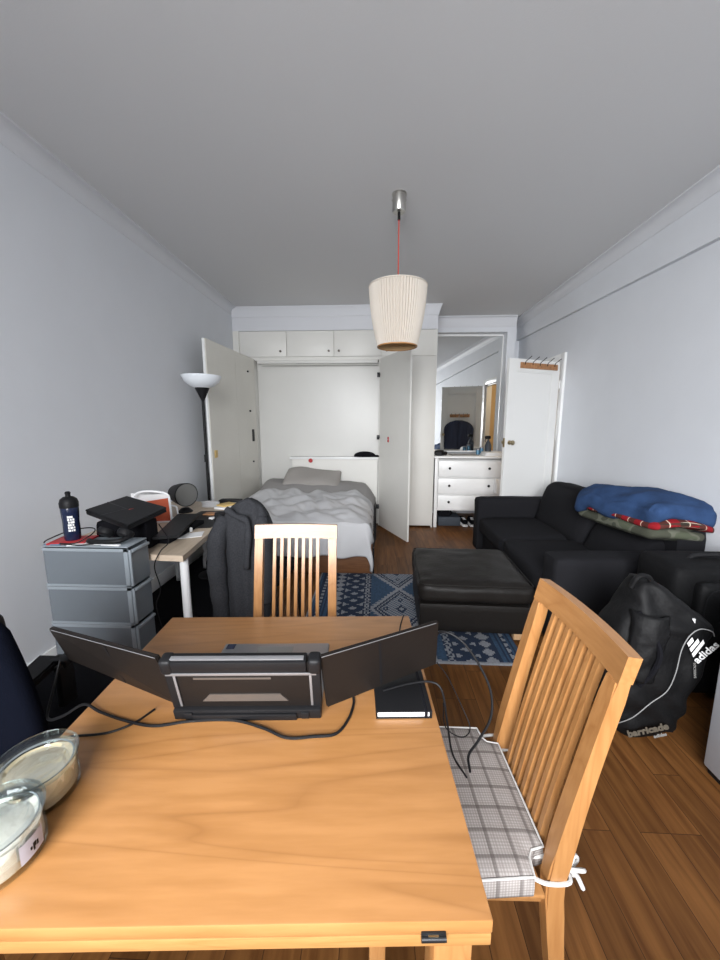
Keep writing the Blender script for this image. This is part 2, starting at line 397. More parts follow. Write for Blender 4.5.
def full(o):
    m = Matrix.LocRotScale(o.location, o.rotation_euler, None)
    if o.parent: m = full(o.parent) @ o.matrix_parent_inverse @ m
    return m
def thing(name, label, cat, loc=(0, 0, 0), rot=(0, 0, 0), group=None):
    o = bpy.data.objects.new(name, None); COL.objects.link(o); o.location = loc
    o.rotation_euler = rot if isinstance(rot, (tuple, list)) else (0, 0, rot)
    o.empty_display_size = 0.05; o['label'] = label; o['category'] = cat
    if group: o['group'] = group
    return o
def tag(o, label, cat, group=None):
    o['label'] = label; o['category'] = cat
    if group: o['group'] = group
    return o
def struct(name, b, mats, label=None, cat='structure', **k):
    o = fin(name, b, mats, **k)
    if k.get('parent') is None: o['kind'] = 'structure'; o['category'] = cat; o['label'] = label
    return o
def smoothpath(pts, n=8):
    """Catmull-Rom through the points"""
    P = [Vector(p) for p in pts]; P = [2 * P[0] - P[1]] + P + [2 * P[-1] - P[-2]]; out = []
    for i in range(1, len(P) - 2):
        for k in range(n):
            t = k / n; a, b, c, d = P[i - 1], P[i], P[i + 1], P[i + 2]
            out.append(0.5 * ((2 * b) + (c - a) * t + (2 * a - 5 * b + 4 * c - d) * t * t + (3 * b - a - 3 * c + d) * t ** 3))
    out.append(P[-2]); return out
def text_part(name, body, size, mat, parent, mtx, extr=0.0008, bold=0.0, shear=0.0, sx=1.0):
    """raised lettering as a mesh; mtx places it in room coordinates"""
    cu = bpy.data.curves.new(name, 'FONT'); cu.body = body; cu.size = size; cu.extrude = extr; cu.offset = bold; cu.shear = shear
    cu.align_x = 'CENTER'; cu.align_y = 'CENTER'; cu.resolution_u = 3
    tmp = bpy.data.objects.new(name, cu); COL.objects.link(tmp)
    dg = bpy.context.evaluated_depsgraph_get(); dg.update()
    me = bpy.data.meshes.new_from_object(tmp.evaluated_get(dg)); bpy.data.objects.remove(tmp)
    for v in me.vertices: v.co.x *= sx
    me.transform(mtx); me.materials.clear(); me.materials.append(M[mat])
    o = bpy.data.objects.new(name, me); COL.objects.link(o)
    if parent is not None: o.parent = parent; o.matrix_parent_inverse = full(parent).inverted()
    return o
def frame(o, x, y):
    """matrix with origin o, x axis x, y axis y"""
    x = Vector(x).normalized(); y = Vector(y); y = (y - x * x.dot(y)).normalized(); z = x.cross(y)
    m = Matrix.Identity(4)
    for i in range(3): m[i][0], m[i][1], m[i][2], m[i][3] = x[i], y[i], z[i], o[i]
    return m

# ------------------------------------------------------------------ the room
XL, XR, YF, YB, ZC = -1.95, 2.15, -1.0, 5.92, 2.98
b = B(); b.box(XL - 0.1, YF - 0.1, -0.1, XR + 1.6, YB + 1.2, 0.0)
struct('floor', b, 'floor', 'brown oak plank floor', 'floor', smooth=False)
b = B(); b.box(XL - 0.1, YF - 0.1, ZC, XR + 0.1, YB + 0.1, ZC + 0.1)
struct('ceiling', b, 'ceiling', 'plain grey-white ceiling', 'ceiling', smooth=False)
b = B(); b.box(XL - 0.1, YF - 0.1, 0, XL, YB + 0.1, ZC)
struct('wall_left', b, 'wall', 'plain pale left wall', 'wall', smooth=False)
DY0, DY1, DZ = 4.51, 5.27, 2.17
b = B(); b.box(XR, YF - 0.1, 0, XR + 0.1, DY0, ZC); b.box(XR, DY1, 0, XR + 0.1, YB + 0.1, ZC); b.box(XR, DY0, DZ, XR + 0.1, DY1, ZC)
struct('wall_right', b, 'wall', 'plain pale right wall with doorway at far end', 'wall', smooth=False)
b = B(); b.box(XL, YB, 0, XR, YB + 0.1, ZC)
b.box(1.87, 5.62, 0, 1.99, YB, ZC); b.box(0.78, 5.62, 2.765, 1.87, YB, ZC)
struct('wall_back', b, 'wall', 'far wall with alcove beside the wardrobe', 'wall', smooth=False)
WX0, WX1, WZ0, WZ1 = -1.35, 1.30, 0.85, 2.75
b = B(); b.box(XL, YF - 0.1, 0, WX0, YF, ZC); b.box(WX1, YF - 0.1, 0, XR, YF, ZC)
b.box(WX0, YF - 0.1, 0, WX1, YF, WZ0); b.box(WX0, YF - 0.1, WZ1, WX1, YF, ZC)
struct('wall_front', b, 'wall', 'window wall behind the photographer', 'wall', smooth=False)
b = B()
b.box(WX0, YF - 0.09, WZ0, WX1, YF - 0.03, WZ0 + 0.06); b.box(WX0, YF - 0.09, WZ1 - 0.06, WX1, YF - 0.03, WZ1)
for x in (WX0, -0.50, 0.39, WX1 - 0.06): b.box(x, YF - 0.09, WZ0, x + 0.06, YF - 0.03, WZ1)
wn = struct('window_1', b, 'trim', 'wide white framed window behind the photographer', 'window', smooth=False)
b = B(); b.box(WX0 + 0.02, YF - 0.062, WZ0 + 0.02, WX1 - 0.02, YF - 0.056, WZ1 - 0.02)
fin('pane', b, 'pane', wn, world=True, smooth=False)
b = B(); b.box(WX0 - 0.05, YF - 0.03, WZ0 - 0.03, WX1 + 0.05, YF + 0.06, WZ0, 0.005)
fin('window_sill', b, 'trim', wn, world=True)

def cornice(name, x0, y0, x1, y1, nrm, drop=0.10, out=0.08, label='', miter=(0, 0)):
    """cove moulding swept along a straight run; nrm points into the room"""
    prof = [(0, 0), (out, 0), (out, -0.012), (out * 0.82, -0.016)]
    for k in range(1, 6):
        a = k / 5 * pi / 2; prof.append((out * 0.82 - (out * 0.72) * sin(a), -0.016 - (drop - 0.03) * (1 - cos(a))))
    prof += [(0.006, -drop + 0.004), (0.004, -drop), (0, -drop)]
    b = B(); d = Vector((x1 - x0, y1 - y0, 0)).normalized(); n = Vector((nrm[0], nrm[1], 0))
    ra = [b.bm.verts.new(Vector((x0, y0, ZC)) + n * p + Vector((0, 0, z)) + d * (p * miter[0])) for p, z in prof]
    rb = [b.bm.verts.new(Vector((x1, y1, ZC)) + n * p + Vector((0, 0, z)) - d * (p * miter[1])) for p, z in prof]
    k = len(prof)
    for i in range(k): b.bm.faces.new((ra[i], ra[(i + 1) % k], rb[(i + 1) % k], rb[i]))
    b.bm.faces.new(ra); b.bm.faces.new(rb[::-1])
    return struct(name, b, 'cornice', label, 'cornice', angle=25)
cornice('trim_1', XL, YF, XL, 5.08, (1, 0), label='cove cornice along the left wall', miter=(1, 1))
cornice('trim_2', 2.11, YF, 2.11, 5.92, (-1, 0), label='cove cornice along the right beam', miter=(1, 1))
cornice('trim_3', 0.78, 5.62, 1.99, 5.62, (0, -1), drop=0.15, out=0.05, label='cornice over the mirror alcove')
cornice('trim_4', XL, YF, XR, YF, (0, 1), label='cornice over the window')
# boxed beam along the top of the right wall (its underside runs slightly out of level)
b = B(); b.prism([(YF, 2.485), (5.92, 2.70), (5.92, ZC), (YF, ZC)], 'X', 2.11, XR)
struct('trim_5', b, 'wall', 'shallow boxed beam along the right wall', 'beam', smooth=False)
for i, (nm, x0, y0, x1, y1, lb) in enumerate([('baseboard_left', XL, YF, XL + 0.018, 5.08, 'white skirting along the left wall'),
        ('baseboard_right', XR - 0.018, YF, XR, DY0 - 0.09, 'white skirting along the right wall')]):
    b = B(); b.box(x0, y0, 0, x1, y1, 0.12, 0.004); struct(nm, b, 'trim', lb, 'skirting')
# door frame
b = B()
for y0, y1 in ((DY0 - 0.09, DY0), (DY1, DY1 + 0.09)): b.box(XR - 0.025, y0, 0, XR + 0.005, y1, DZ + 0.09, 0.006)
b.box(XR - 0.025, DY0, DZ, XR + 0.005, DY1, DZ + 0.09, 0.006)
b.box(XR + 0.005, DY0, 0, XR + 0.1, DY0 + 0.02, DZ); b.box(XR + 0.005, DY1 - 0.02, 0, XR + 0.1, DY1, DZ); b.box(XR + 0.005, DY0 + 0.02, DZ - 0.02, XR + 0.1, DY1 - 0.02, DZ)
struct('trim_6', b, 'trim', 'white frame around the doorway', 'door frame')
# the hallway beyond the doorway
b = B(); b.box(XR + 0.1, YB + 1.1, 0, XR + 1.6, YB + 1.2, 2.6); b.box(XR + 1.5, 3.2, 0, XR + 1.6, YB + 1.1, 2.6); b.box(XR + 0.1, 3.1, 0, XR + 1.6, 3.2, 2.6)
b.box(XR + 0.1, YB + 0.1, 0, XR + 0.14, YB + 1.1, 2.6)
struct('wall_hall', b, 'hallwall', 'warm lit hallway walls beyond the doorway', 'wall', smooth=False)
b = B(); b.box(XR + 0.1, 3.1, 2.6, XR + 1.6, YB + 1.2, 2.7); struct('ceiling_hall', b, 'ceiling', 'hallway ceiling', 'ceiling', smooth=False)
hl = bpy.data.lights.new('hall_bulb', 'POINT'); hl.energy = 26; hl.color = (1.0, 0.78, 0.50); hl.shadow_soft_size = 0.12
ho = bpy.data.objects.new('hall_bulb', hl); COL.objects.link(ho); ho.location = (XR + 0.8, 5.0, 2.3)

# door leaf, opened into the room
HX, HY = 2.095, 4.475
FX, FY = 1.415, 4.165
dang = math.atan2(FY - HY, FX - HX); DL = sqrt((FX - HX) ** 2 + (FY - HY) ** 2); DT = 2.155
# leaf local frame: x from hinge to free edge, y = towards the doorway side (away from the camera), z up
b = B(); th = 0.02
dr = bpy.data.objects.new('door_1', None)
def leaf_mesh():
    b = B(); t = 0.038
    st = 0.105
    b.box(0, -t / 2, 0.01, st, t / 2, DT, 0.003); b.box(DL - st, -t / 2, 0.01, DL, t / 2, DT, 0.003)
    b.box(st, -t / 2, DT - 0.13, DL - st, t / 2, DT, 0.003); b.box(st, -t / 2, 0.01, DL - st, t / 2, 0.22, 0.003)
    b.box(st, -0.009, 0.22, DL - st, 0.009, DT - 0.13)
    for sgn in (-1, 1):
        y0, y1 = sorted((sgn * 0.009, sgn * 0.017))
        b.box(st, y0, 0.22, st + 0.014, y1, DT - 0.13, 0.003); b.box(DL - st - 0.014, y0, 0.22, DL - st, y1, DT - 0.13, 0.003)
        b.box(st + 0.014, y0, DT - 0.144, DL - st - 0.014, y1, DT - 0.13, 0.003); b.box(st + 0.014, y0, 0.22, DL - st - 0.014, y1, 0.234, 0.003)
    return b
b = leaf_mesh(); bmesh.ops.recalc_face_normals(b.bm, faces=b.bm.faces)
me = bpy.data.meshes.new('door_1'); b.bm.to_mesh(me); b.bm.free(); me.materials.append(M['door'])
door = bpy.data.objects.new('door_1', me); COL.objects.link(door); door.location = (HX, HY, 0); door.rotation_euler = (0, 0, dang)
door['kind'] = 'structure'; door['category'] = 'door'; door['label'] = 'white panelled door standing open beside the sofa'
# leaf faces: local +y points to the camera side when dang is about -160 degrees
KZ = 1.245
for sgn in (1, -1):
    b = B(); rot = Matrix.Rotation(-sgn * pi / 2, 4, 'X')
    b.lathe([(0, 0), (0.026, 0), (0.026, 0.004), (0.012, 0.008), (0.010, 0.028), (0.020, 0.034), (0.027, 0.046), (0.024, 0.058), (0.012, 0.064), (0, 0.065)], (DL - 0.06, sgn * 0.019, KZ), 24, rot=rot.to_3x3())
    fin('door_knob', b, 'brass', door)
b = B(); b.box(DL - 0.002, -0.013, KZ - 0.05, DL + 0.003, 0.013, KZ + 0.05); b.cyl((DL, 0, KZ), (DL + 0.012, 0, KZ), 0.008)
fin('latch_plate', b, 'brass', door)
for z in (0.3, 1.9):
    b = B(); b.cyl((-0.008, 0.022, z - 0.045), (-0.008, 0.022, z + 0.045), 0.007); fin('hinge', b, 'trim', door)
dm = full(door)

# ------------------------------------------------------------------ coat rails and garment bag on the door
def hook_rail(name, label, x0, x1, z0, z1, side, up, n):
    t = thing(name, label, 'coat rack', dm @ Vector(((x0 + x1) / 2, side * 0.019, z0)), (0, 0, dang))
    w2 = (x1 - x0) / 2; h = z1 - z0
    b = B(); y0, y1 = sorted((0, side * 0.014)); b.box(-w2, y0, 0, w2, y1, h, 0.003); fin('rail', b, 'rack', t)
    for i in range(n):
        x = -w2 + (i + 0.5) * 2 * w2 / n; b = B()
        if up:   # wire hooks reaching up over the top of the door, bent end forward
            b.tube(smoothpath([(x, side * 0.016, h * 0.6), (x, side * 0.022, h + 0.006), (x - 0.012, side * 0.05, h + 0.032), (x - 0.022, side * 0.075, h + 0.052)], 5), 0.0040, 6)
            b.lathe([(0, -0.006), (0.006, 0), (0, 0.006)], (x - 0.022, side * 0.076, h + 0.053), 10)
        else:
            b.tube(smoothpath([(x, side * 0.014, h * 0.7), (x, side * 0.045, h * 0.9), (x, side * 0.055, h * 1.25)], 5), 0.0035, 6)
            b.tube(smoothpath([(x, side * 0.014, h * 0.5), (x, side * 0.035, h * 0.15), (x, side * 0.045, h * 0.4)], 5), 0.003, 6)
        fin('hook', b, 'blackm', t)
    return t
# camera side of the leaf is local +y
hook_rail('hook_rail', 'brown wooden hook rail with five metal hooks along the top of the open white door', 0.05, 0.60, 2.055, 2.118, 1, True, 5)
hook_rail('hook_rail', 'short wooden hook rail above the navy garment bag, seen in the mirror', 0.21, 0.58, 1.575, 1.635, -1, False, 5)
gb = thing('garment_bag', 'navy garment bag hanging on the back of the door, seen only in the mirror', 'garment bag', dm @ Vector((0.40, -0.07, 0.82)), (0, 0, dang))
b = B()
def gbf(u, v):
    z = 0.70 * v; a = 2 * pi * u
    wx = 0.28 if z < 0.52 else 0.28 * max(0.02, sqrt(max(0, 1 - ((z - 0.52) / 0.185) ** 2))) ** 1.0
    wx *= 0.93 + 0.07 * min(1, z / 0.5)
    return (wx * cos(a), 0.028 * sin(a) * (1 if abs(sin(a)) < 2 else 1) + 0.006 * sin(12 * wx * cos(a) * 4), z)
b.grid(gbf, 40, 24, True); fin('cover', b, 'garment', gb)
b = B(); b.tube([(0, -0.03, 0.0), (0, -0.033, 0.66)], 0.003, 6); fin('zip', b, 'black', gb)
b = B(); b.tube(smoothpath([(0, 0, 0.69), (0, 0.0, 0.735), (0.012, 0.0, 0.76), (0.0, 0.005, 0.785), (-0.012, 0.01, 0.77)], 5), 0.004, 6); fin('hanger_hook', b, 'steel', gb)

# ------------------------------------------------------------------ mirror in the alcove
mr = thing('wall_mirror', 'tall mirror filling the alcove above the white chest of drawers', 'mirror', (1.325, 5.765, 1.04), (0, 0, radians(2.8)))
b = B(); b.box(-0.535, -0.006, 0.0, 0.535, 0.0, 1.70); gl = fin('mirror_glass', b, 'mirror', mr, smooth=False)
b = B()
b.box(-0.545, -0.02, -0.02, -0.535, 0.004, 1.72); b.box(0.535, -0.02, -0.02, 0.545, 0.004, 1.72); b.box(-0.535, -0.02, 1.70, 0.535, 0.004, 1.725); b.box(-0.535, -0.02, -0.02, 0.535, 0.004, 0)
fin('mirror_frame', b, 'trim', mr)

# ------------------------------------------------------------------ built-in wardrobe
Y0 = 5.06; WL, WR, YR = XL, 0.785, 5.62
wd = thing('built_in_wardrobe', 'cream painted built-in wardrobe with open leaves around the fold-down bed', 'wardrobe', ((WL + WR) / 2, Y0, 0))
b = B()
b.box(WL, Y0, 2.33, -1.87, YR, 2.68); b.box(WL, Y0 + 0.01, 0, -1.69, YR, 2.33)
b.box(-1.87, Y0 + 0.022, 2.34, WR, YR, 2.68)
b.box(-1.69, Y0 + 0.004, 2.30, 0.02, YR, 2.34)                # rail above the recess
b.box(0.02, Y0 + 0.004, 0.02, 0.43, YR, 2.34)
b.box(0.43, Y0 + 0.02, 0.02, WR, YR, 2.34)
b.box(WR - 0.02, Y0 + 0.002, 0, WR, Y0 + 0.02, 2.68)
b.box(-1.69, Y0 + 0.20, 0, 0.02, YR, 2.30)                    # filler behind the back panel
fin('carcass', b, 'cab', wd, world=True, smooth=False)
b = B(); b.box(WL, Y0, 2.68, WR, YR, ZC - 0.001); fin('fascia', b, 'cornice', wd, world=True, smooth=False, label='grey-white band above the overhead doors')
b = B(); b.box(-1.688, Y0 + 0.175, 0.0, 0.018, Y0 + 0.198, 2.295); fin('back_panel', b, 'cab_in', wd, world=True, smooth=False, label='glossy white panel at the back of the bed recess')
b = B(); b.box(-1.64, Y0 + 0.02, 2.262, 0.0, Y0 + 0.05, 2.30); b.cyl((-1.6, Y0 + 0.06, 2.25), (0.0, Y0 + 0.06, 2.25), 0.008); fin('top_rail', b, 'cab_in', wd, world=True)
b = B(); b.box(-1.87, Y0 - 0.003, 2.325, 0.43, Y0 + 0.02, 2.336); fin('pelmet', b, 'cab', wd, world=True)
# small overhead doors
for (x0, x1, kx) in ((-1.853, -1.225, -1.305), (-1.217, -0.588, -0.653), (-0.580, 0.045, -0.518), (0.053, 0.78, 0.12)):
    b = B(); b.box(x0, Y0 - 0.002, 2.345, x1, Y0 + 0.02, 2.675, 0.003); d = fin('overhead_door', b, 'cab', wd, world=True)
    b = B(); b.lathe([(0, 0), (0.014, 0), (0.008, 0.008), (0.015, 0.018), (0.011, 0.026), (0, 0.028)], (kx, Y0 - 0.002, 2.415), 16, rot=Matrix.Rotation(pi / 2, 3, 'X')); fin('door_knob', b, 'inset', d, world=True)
b = B(); b.box(0.445, Y0 - 0.002, 0.03, 0.778, Y0 + 0.02, 2.337, 0.004); fin('right_panel', b, 'cab', wd, world=True)
# the shelf-like top of the headboard and the board under it
b = B(); b.box(-1.22, Y0 - 0.02, 0.965, 0.02, Y0 + 0.16, 0.995, 0.003); fin('headboard_shelf', b, 'trim', wd, world=True)
b = B(); b.box(-1.19, Y0 + 0.005, 0.30, 0.01, Y0 + 0.03, 0.965); fin('headboard', b, 'cab', wd, world=True)
b = B(); b.lathe([(0, 0), (0.030, 0), (0.028, 0.012), (0, 0.016)], (-0.925, Y0 - 0.02, 0.945), 18, rot=Matrix.Rotation(pi / 2, 3, 'X')); fin('pull_knob', b, 'red', wd, world=True, label='red round pull')
# open leaves
def leaf(name, ax, ay, bx, by, z0, z1, t=0.022, mat='leaf'):
    d = Vector((bx - ax, by - ay, 0)); n = Vector((-d.y, d.x, 0)).normalized() * t
    b = B(); b.slab([(ax, ay, z0), (bx, by, z0), (bx, by, z1), (ax, ay, z1)], n)
    return fin(name, b, mat, wd, world=True, smooth=False), d.normalized(), n.normalized()
def mid(a, b, t): return (a[0] + (b[0] - a[0]) * t, a[1] + (b[1] - a[1]) * t)
LA, LB = (-1.685, 5.04), (-1.765, 3.79)
LM = mid(LA, LB, 0.47)
lf1, d1, n1 = leaf('inner_leaf', LA[0], LA[1], LM[0], LM[1], 0.04, 2.31)
lf2, d2, n2 = leaf('outer_leaf', LM[0], LM[1] - 0.004, LB[0], LB[1], 0.04, 2.31)
b = B(); b.box(LB[0] - 0.012, LB[1] - 0.010, 0.04, LB[0] + 0.012, LB[1] - 0.001, 2.31); fin('edge_strip', b, 'trim', lf2, world=True)
nf = Vector((1, 0.02, 0)).normalized()
def on_leaf(t, z, off=0.0):
    p = mid(LA, LB, t); return Vector((p[0], p[1], z)) + Vector((abs(n1.x), 0, 0)) * off
p = on_leaf(0.115, 1.30); b = B(); b.box(p.x - 0.0, p.y - 0.035, p.z - 0.08, p.x + 0.03, p.y + 0.035, p.z + 0.08, 0.004); fin('handle_plate', b, 'black', lf1, world=True)
for t, z in ((0.20, 2.12), (0.18, 1.62), (0.15, 0.95)):
    p = on_leaf(t, z); b = B(); b.cyl((p.x, p.y, p.z), (p.x + 0.04, p.y, p.z), 0.012, 10); b.box(p.x, p.y - 0.03, p.z - 0.012, p.x + 0.008, p.y + 0.03, p.z + 0.012); fin('bracket', b, 'blackm', lf1, world=True)
p = on_leaf(0.93, 1.13); b = B(); b.box(p.x, p.y - 0.04, p.z - 0.04, p.x + 0.030, p.y + 0.02, p.z + 0.04, 0.003); fin('sticker', b, 'yellow', lf2, world=True)
RA, RB = (0.03, 5.05), (0.372, 4.30)
rl, d3, n3 = leaf('right_leaf', RA[0], RA[1], RB[0], RB[1], 0.03, 2.31, mat='cab')
for z in (0.30, 1.27, 2.10):
    b = B(); b.box(RA[0] - 0.035, RA[1] - 0.02, z - 0.03, RA[0] + 0.002, RA[1] + 0.01, z + 0.03, 0.002); b.cyl((RA[0] - 0.03, RA[1] - 0.03, z), (RA[0] + 0.005, RA[1] - 0.03, z), 0.012, 10); fin('hinge', b, 'blackm', rl, world=True)
q = Vector((RA[0], RA[1], 1.25)) + d3 * 0.28 - n3 * 0.001
b = B(); b.lathe([(0, 0), (0.020, 0), (0.018, 0.006), (0, 0.008)], q + Vector((0, 0, 0.018)) , 14, rot=Vector((0, 0, 1)).rotation_difference(-n3).to_matrix()); b.lathe([(0, 0), (0.020, 0), (0.018, 0.006), (0, 0.008)], q - Vector((0, 0, 0.018)), 14, rot=Vector((0, 0, 1)).rotation_difference(-n3).to_matrix()); fin('sticker', b, 'red', rl, world=True)
# wardrobe cornice with its return at the right end
prof = [(0, 0), (0.045, 0), (0.045, -0.012), (0.038, -0.02), (0.028, -0.05), (0.014, -0.09), (0.008, -0.12), (0.0, -0.13)]
b = B(); rings = []
for (cx, cy, dx, dy) in ((XL, Y0, 0, -1), (WR, Y0, 1, -1), (WR, 5.62, 1, 0)):
    rings.append([b.bm.verts.new((cx + dx * p, cy + dy * p, ZC - 0.0005 + z)) for p, z in prof])
for r0, r1 in zip(rings, rings[1:]):
    for i in range(len(prof)): b.bm.faces.new((r0[i], r0[(i + 1) % len(prof)], r1[(i + 1) % len(prof)], r1[i]))
b.bm.faces.new(rings[0]); b.bm.faces.new(rings[-1][::-1])
fin('cornice', b, 'cornice', wd, world=True, angle=25)

# black cap lying on the headboard shelf
b = B()
def capf(u, v):
    a = 2 * pi * u; r = 0.155 * sin(v * pi / 2); z = 0.075 * cos(v * pi / 2) ** 0.8
    return (-0.17 + r * cos(a), 5.11 + r * 0.45 * sin(a), 0.9965 + z)
b.grid(capf, 28, 8, True)
cap = fin('cap', b, 'blackfab'); tag(cap, 'black cap lying on the white headboard shelf', 'cap')
b = B(); b.rbox((-0.03, 5.09, 1.009), (0.12, 0.10, 0.024), 0.010, 4); bm_ = fin('brim', b, 'blackfab', cap, world=True)

# ------------------------------------------------------------------ fold-down bed
BX0, BX1, BY0, BY1 = -1.50, -0.02, 3.40, 5.03
bd = thing('fold_down_bed', 'low dark wooden fold-down bed under the pale duvet', 'bed', ((BX0 + BX1) / 2, BY0, 0))
b = B()
b.box(BX0, BY0, 0.002, BX1 - 0.02, BY0 + 0.03, 0.30, 0.004); b.box(BX0, BY0 + 0.03, 0.002, BX0 + 0.03, BY1, 0.30, 0.004); b.box(BX1 - 0.05, BY0 + 0.03, 0.002, BX1 - 0.02, BY1, 0.30, 0.004)
b.box(BX0 + 0.03, BY0 + 0.03, 0.24, BX1 - 0.05, BY1, 0.28)
fin('bed_frame', b, 'bedwood', bd, world=True)
b = B(); b.box(BX0 + 0.02, BY0 - 0.012, 0.05, BX1 - 0.04, BY0 - 0.001, 0.215, 0.003); fin('foot_panel', b, 'bedwood', bd, world=True)
b = B(); b.box(BX1 - 0.018, BY0 - 0.012, 0.002, BX1, BY0 + 0.012, 0.26); b.cyl((BX1 - 0.009, BY0, 0.25), (BX1 - 0.009, BY1, 0.25), 0.008)
for i in range(24):
    y = BY0 + 0.05 + i * 0.066
    b.cyl((BX1 - 0.009, y, 0.25), (BX1 + 0.012, y + 0.033, 0.34), 0.0055, 6); b.cyl((BX1 + 0.012, y + 0.033, 0.34), (BX1 - 0.009, y + 0.066, 0.43), 0.0055, 6)
    b.cyl((BX1 + 0.012, y + 0.033, 0.34), (BX1 - 0.009, y, 0.43), 0.0055, 6)
fin('side_lattice', b, 'blackm', bd, world=True, label='black metal lattice along the right side')
b = B(); b.rbox(((BX0 + BX1) / 2, (BY0 + BY1) / 2, 0.37), (BX1 - BX0 - 0.06, BY1 - BY0 - 0.03, 0.18), 0.05, 10)
tag(fin('mattress', b, 'sheet'), 'mattress under the duvet on the fold-down bed', 'mattress')
def cloth_noise(x, y, s=1.0):
    return noise.noise(Vector((x * 3.1 * s, y * 2.3 * s, 0.3))) * 0.6 + noise.noise(Vector((x * 7 * s + y * 3, y * 6 * s, 1.7))) * 0.3
# grey sheet / blanket drawn up at the head, mounded
b = B()
def sheetf(u, v):
    x = BX0 - 0.12 + (BX1 - BX0 + 0.12) * u; y = 4.30 + 0.72 * v
    d = max(0, (0.10 - u) / 0.10) ** 1.5 + max(0, (u - 0.90) / 0.10) ** 1.5
    z = 0.500 + 0.19 * sin(min(1.0, v * 1.25) * pi / 2) * (1 - 0.35 * max(0, u - 0.45) / 0.55) + 0.022 * cloth_noise(x, y, 1.3) - 0.20 * d
    return (x, y, z)
b.grid(sheetf, 56, 30)
tag(fin('bed_sheet', b, 'sheet', solid=0.012), 'rumpled grey sheet at the head of the bed', 'sheet')
b = B(); b.rbox((-0.86, 4.86, 0.715), (0.78, 0.085, 0.40), 0.04, 12, puff=(0.0, 0.03, 0.0), amp=0.045, freq=3.5, rot=Euler((radians(-62), radians(5), radians(2))).to_matrix())
tag(fin('pillow', b, 'pillow'), 'taupe pillow propped against the headboard', 'pillow')
# duvet: draped over the foot and both sides with folds
b = B()
DX0, DX1, DYa, DYb = BX0 - 0.12, BX1 - 0.075, 3.36, 4.46
def duv(u, v):
    # u across, v from hem at the foot to the head
    W = DX1 - DX0; L = DYb - DYa; hang = 0.30; side = 0.14
    s = u * (W + 2 * side) - side; t = v * (L + hang) - hang
    x = DX0 + min(max(s, 0), W); y = DYa + max(t, 0); z = 0.500
    n_ = cloth_noise(x + s * .2, y + t * 0.6, 1.2)
    fold = 0.5 + 0.5 * sin(s * 21 + 2.5 * noise.noise(Vector((s * 2, t * 2, 4))))
    if t < 0:
        y -= 0.045 * (1 - math.exp(t * 9)) + 0.05 * fold * (-t / hang) * 1.0; z += t * (0.97 + 0.12 * noise.noise(Vector((s * 3, 0, 7))))
    if s < 0: x -= 0.05 * (1 - math.exp(s * 20)); z += s
    if s > W: x += 0.045 * (1 - math.exp(-(s - W) * 20)) + 0.012 * sin(t * 20); z -= (s - W) * 1.0
    # corner gathers
    edge = min(1, max(0, min(min(s, W - s) + 0.05, t + 0.05) / 0.22))
    z += 0.045 * n_ * (0.4 + edge) + 0.040 * edge ** 0.5 - (0.045 if t >= 0 else 0.0) * (1 - edge)
    z += 0.016 * sin((s * 9 - t * 14) + 4 * noise.noise(Vector((s * 1.7, t * 1.7, 2)))) * edge
    z += 0.012 * sin((s * 16 + t * 11) + 5 * noise.noise(Vector((s * 2.3, t * 2, 8)))) * edge
    z += 0.07 * v * v * edge
    return (x, y, z)
b.grid(duv, 110, 90)
tag(fin('duvet', b, 'duvet', solid=0.03, sub=0), 'rumpled pale grey duvet hanging over the foot of the bed', 'duvet')

# ------------------------------------------------------------------ chest of drawers in the alcove
CX0, CX1, CY0, CY1, CZ = 0.805, 1.84, 5.07, 5.60, 1.01
ch = thing('chest_of_drawers', 'white three-drawer chest with black knobs under the mirror', 'chest of drawers', ((CX0 + CX1) / 2, CY0, 0))
b = B(); b.box(CX0 - 0.015, CY0 - 0.02, CZ - 0.028, CX1 + 0.01, CY1, CZ, 0.004); fin('chest_top', b, 'chest', ch, world=True)
b = B()
for x in (CX0, CX1 - 0.045):
    b.box(x, CY0, 0, x + 0.045, CY0 + 0.05, CZ - 0.028, 0.003); b.box(x, CY1 - 0.05, 0, x + 0.045, CY1, CZ - 0.028, 0.003); b.box(x + 0.008, CY0 + 0.05, 0.26, x + 0.030, CY1 - 0.05, CZ - 0.028)
b.box(CX0 + 0.045, CY0 + 0.012, 0.245, CX1 - 0.045, CY0 + 0.03, 0.259); b.box(CX0 + 0.03, CY1 - 0.02, 0.26, CX1 - 0.03, CY1 - 0.012, CZ - 0.028)
for z in (0.468, 0.708, 0.953): b.box(CX0 + 0.045, CY0 + 0.004, z, CX1 - 0.045, CY0 + 0.03, z + 0.012)
fin('chest_body', b, 'chest', ch, world=True)
for z0, z1 in ((0.262, 0.464), (0.484, 0.704), (0.724, 0.949)):
    b = B(); b.box(CX0 + 0.049, CY0 - 0.004, z0, CX1 - 0.049, CY0 + 0.018, z1, 0.003); d = fin('drawer', b, 'chest', ch, world=True)
    for kx in (1.005, 1.545):
        b = B(); b.lathe([(0, 0), (0.008, 0), (0.008, 0.01), (0.018, 0.018), (0.016, 0.026), (0, 0.030)], (kx, CY0 - 0.004, (z0 + z1) / 2 + 0.008), 16, rot=Matrix.Rotation(pi / 2, 3, 'X')); fin('drawer_knob', b, 'black', d, world=True)
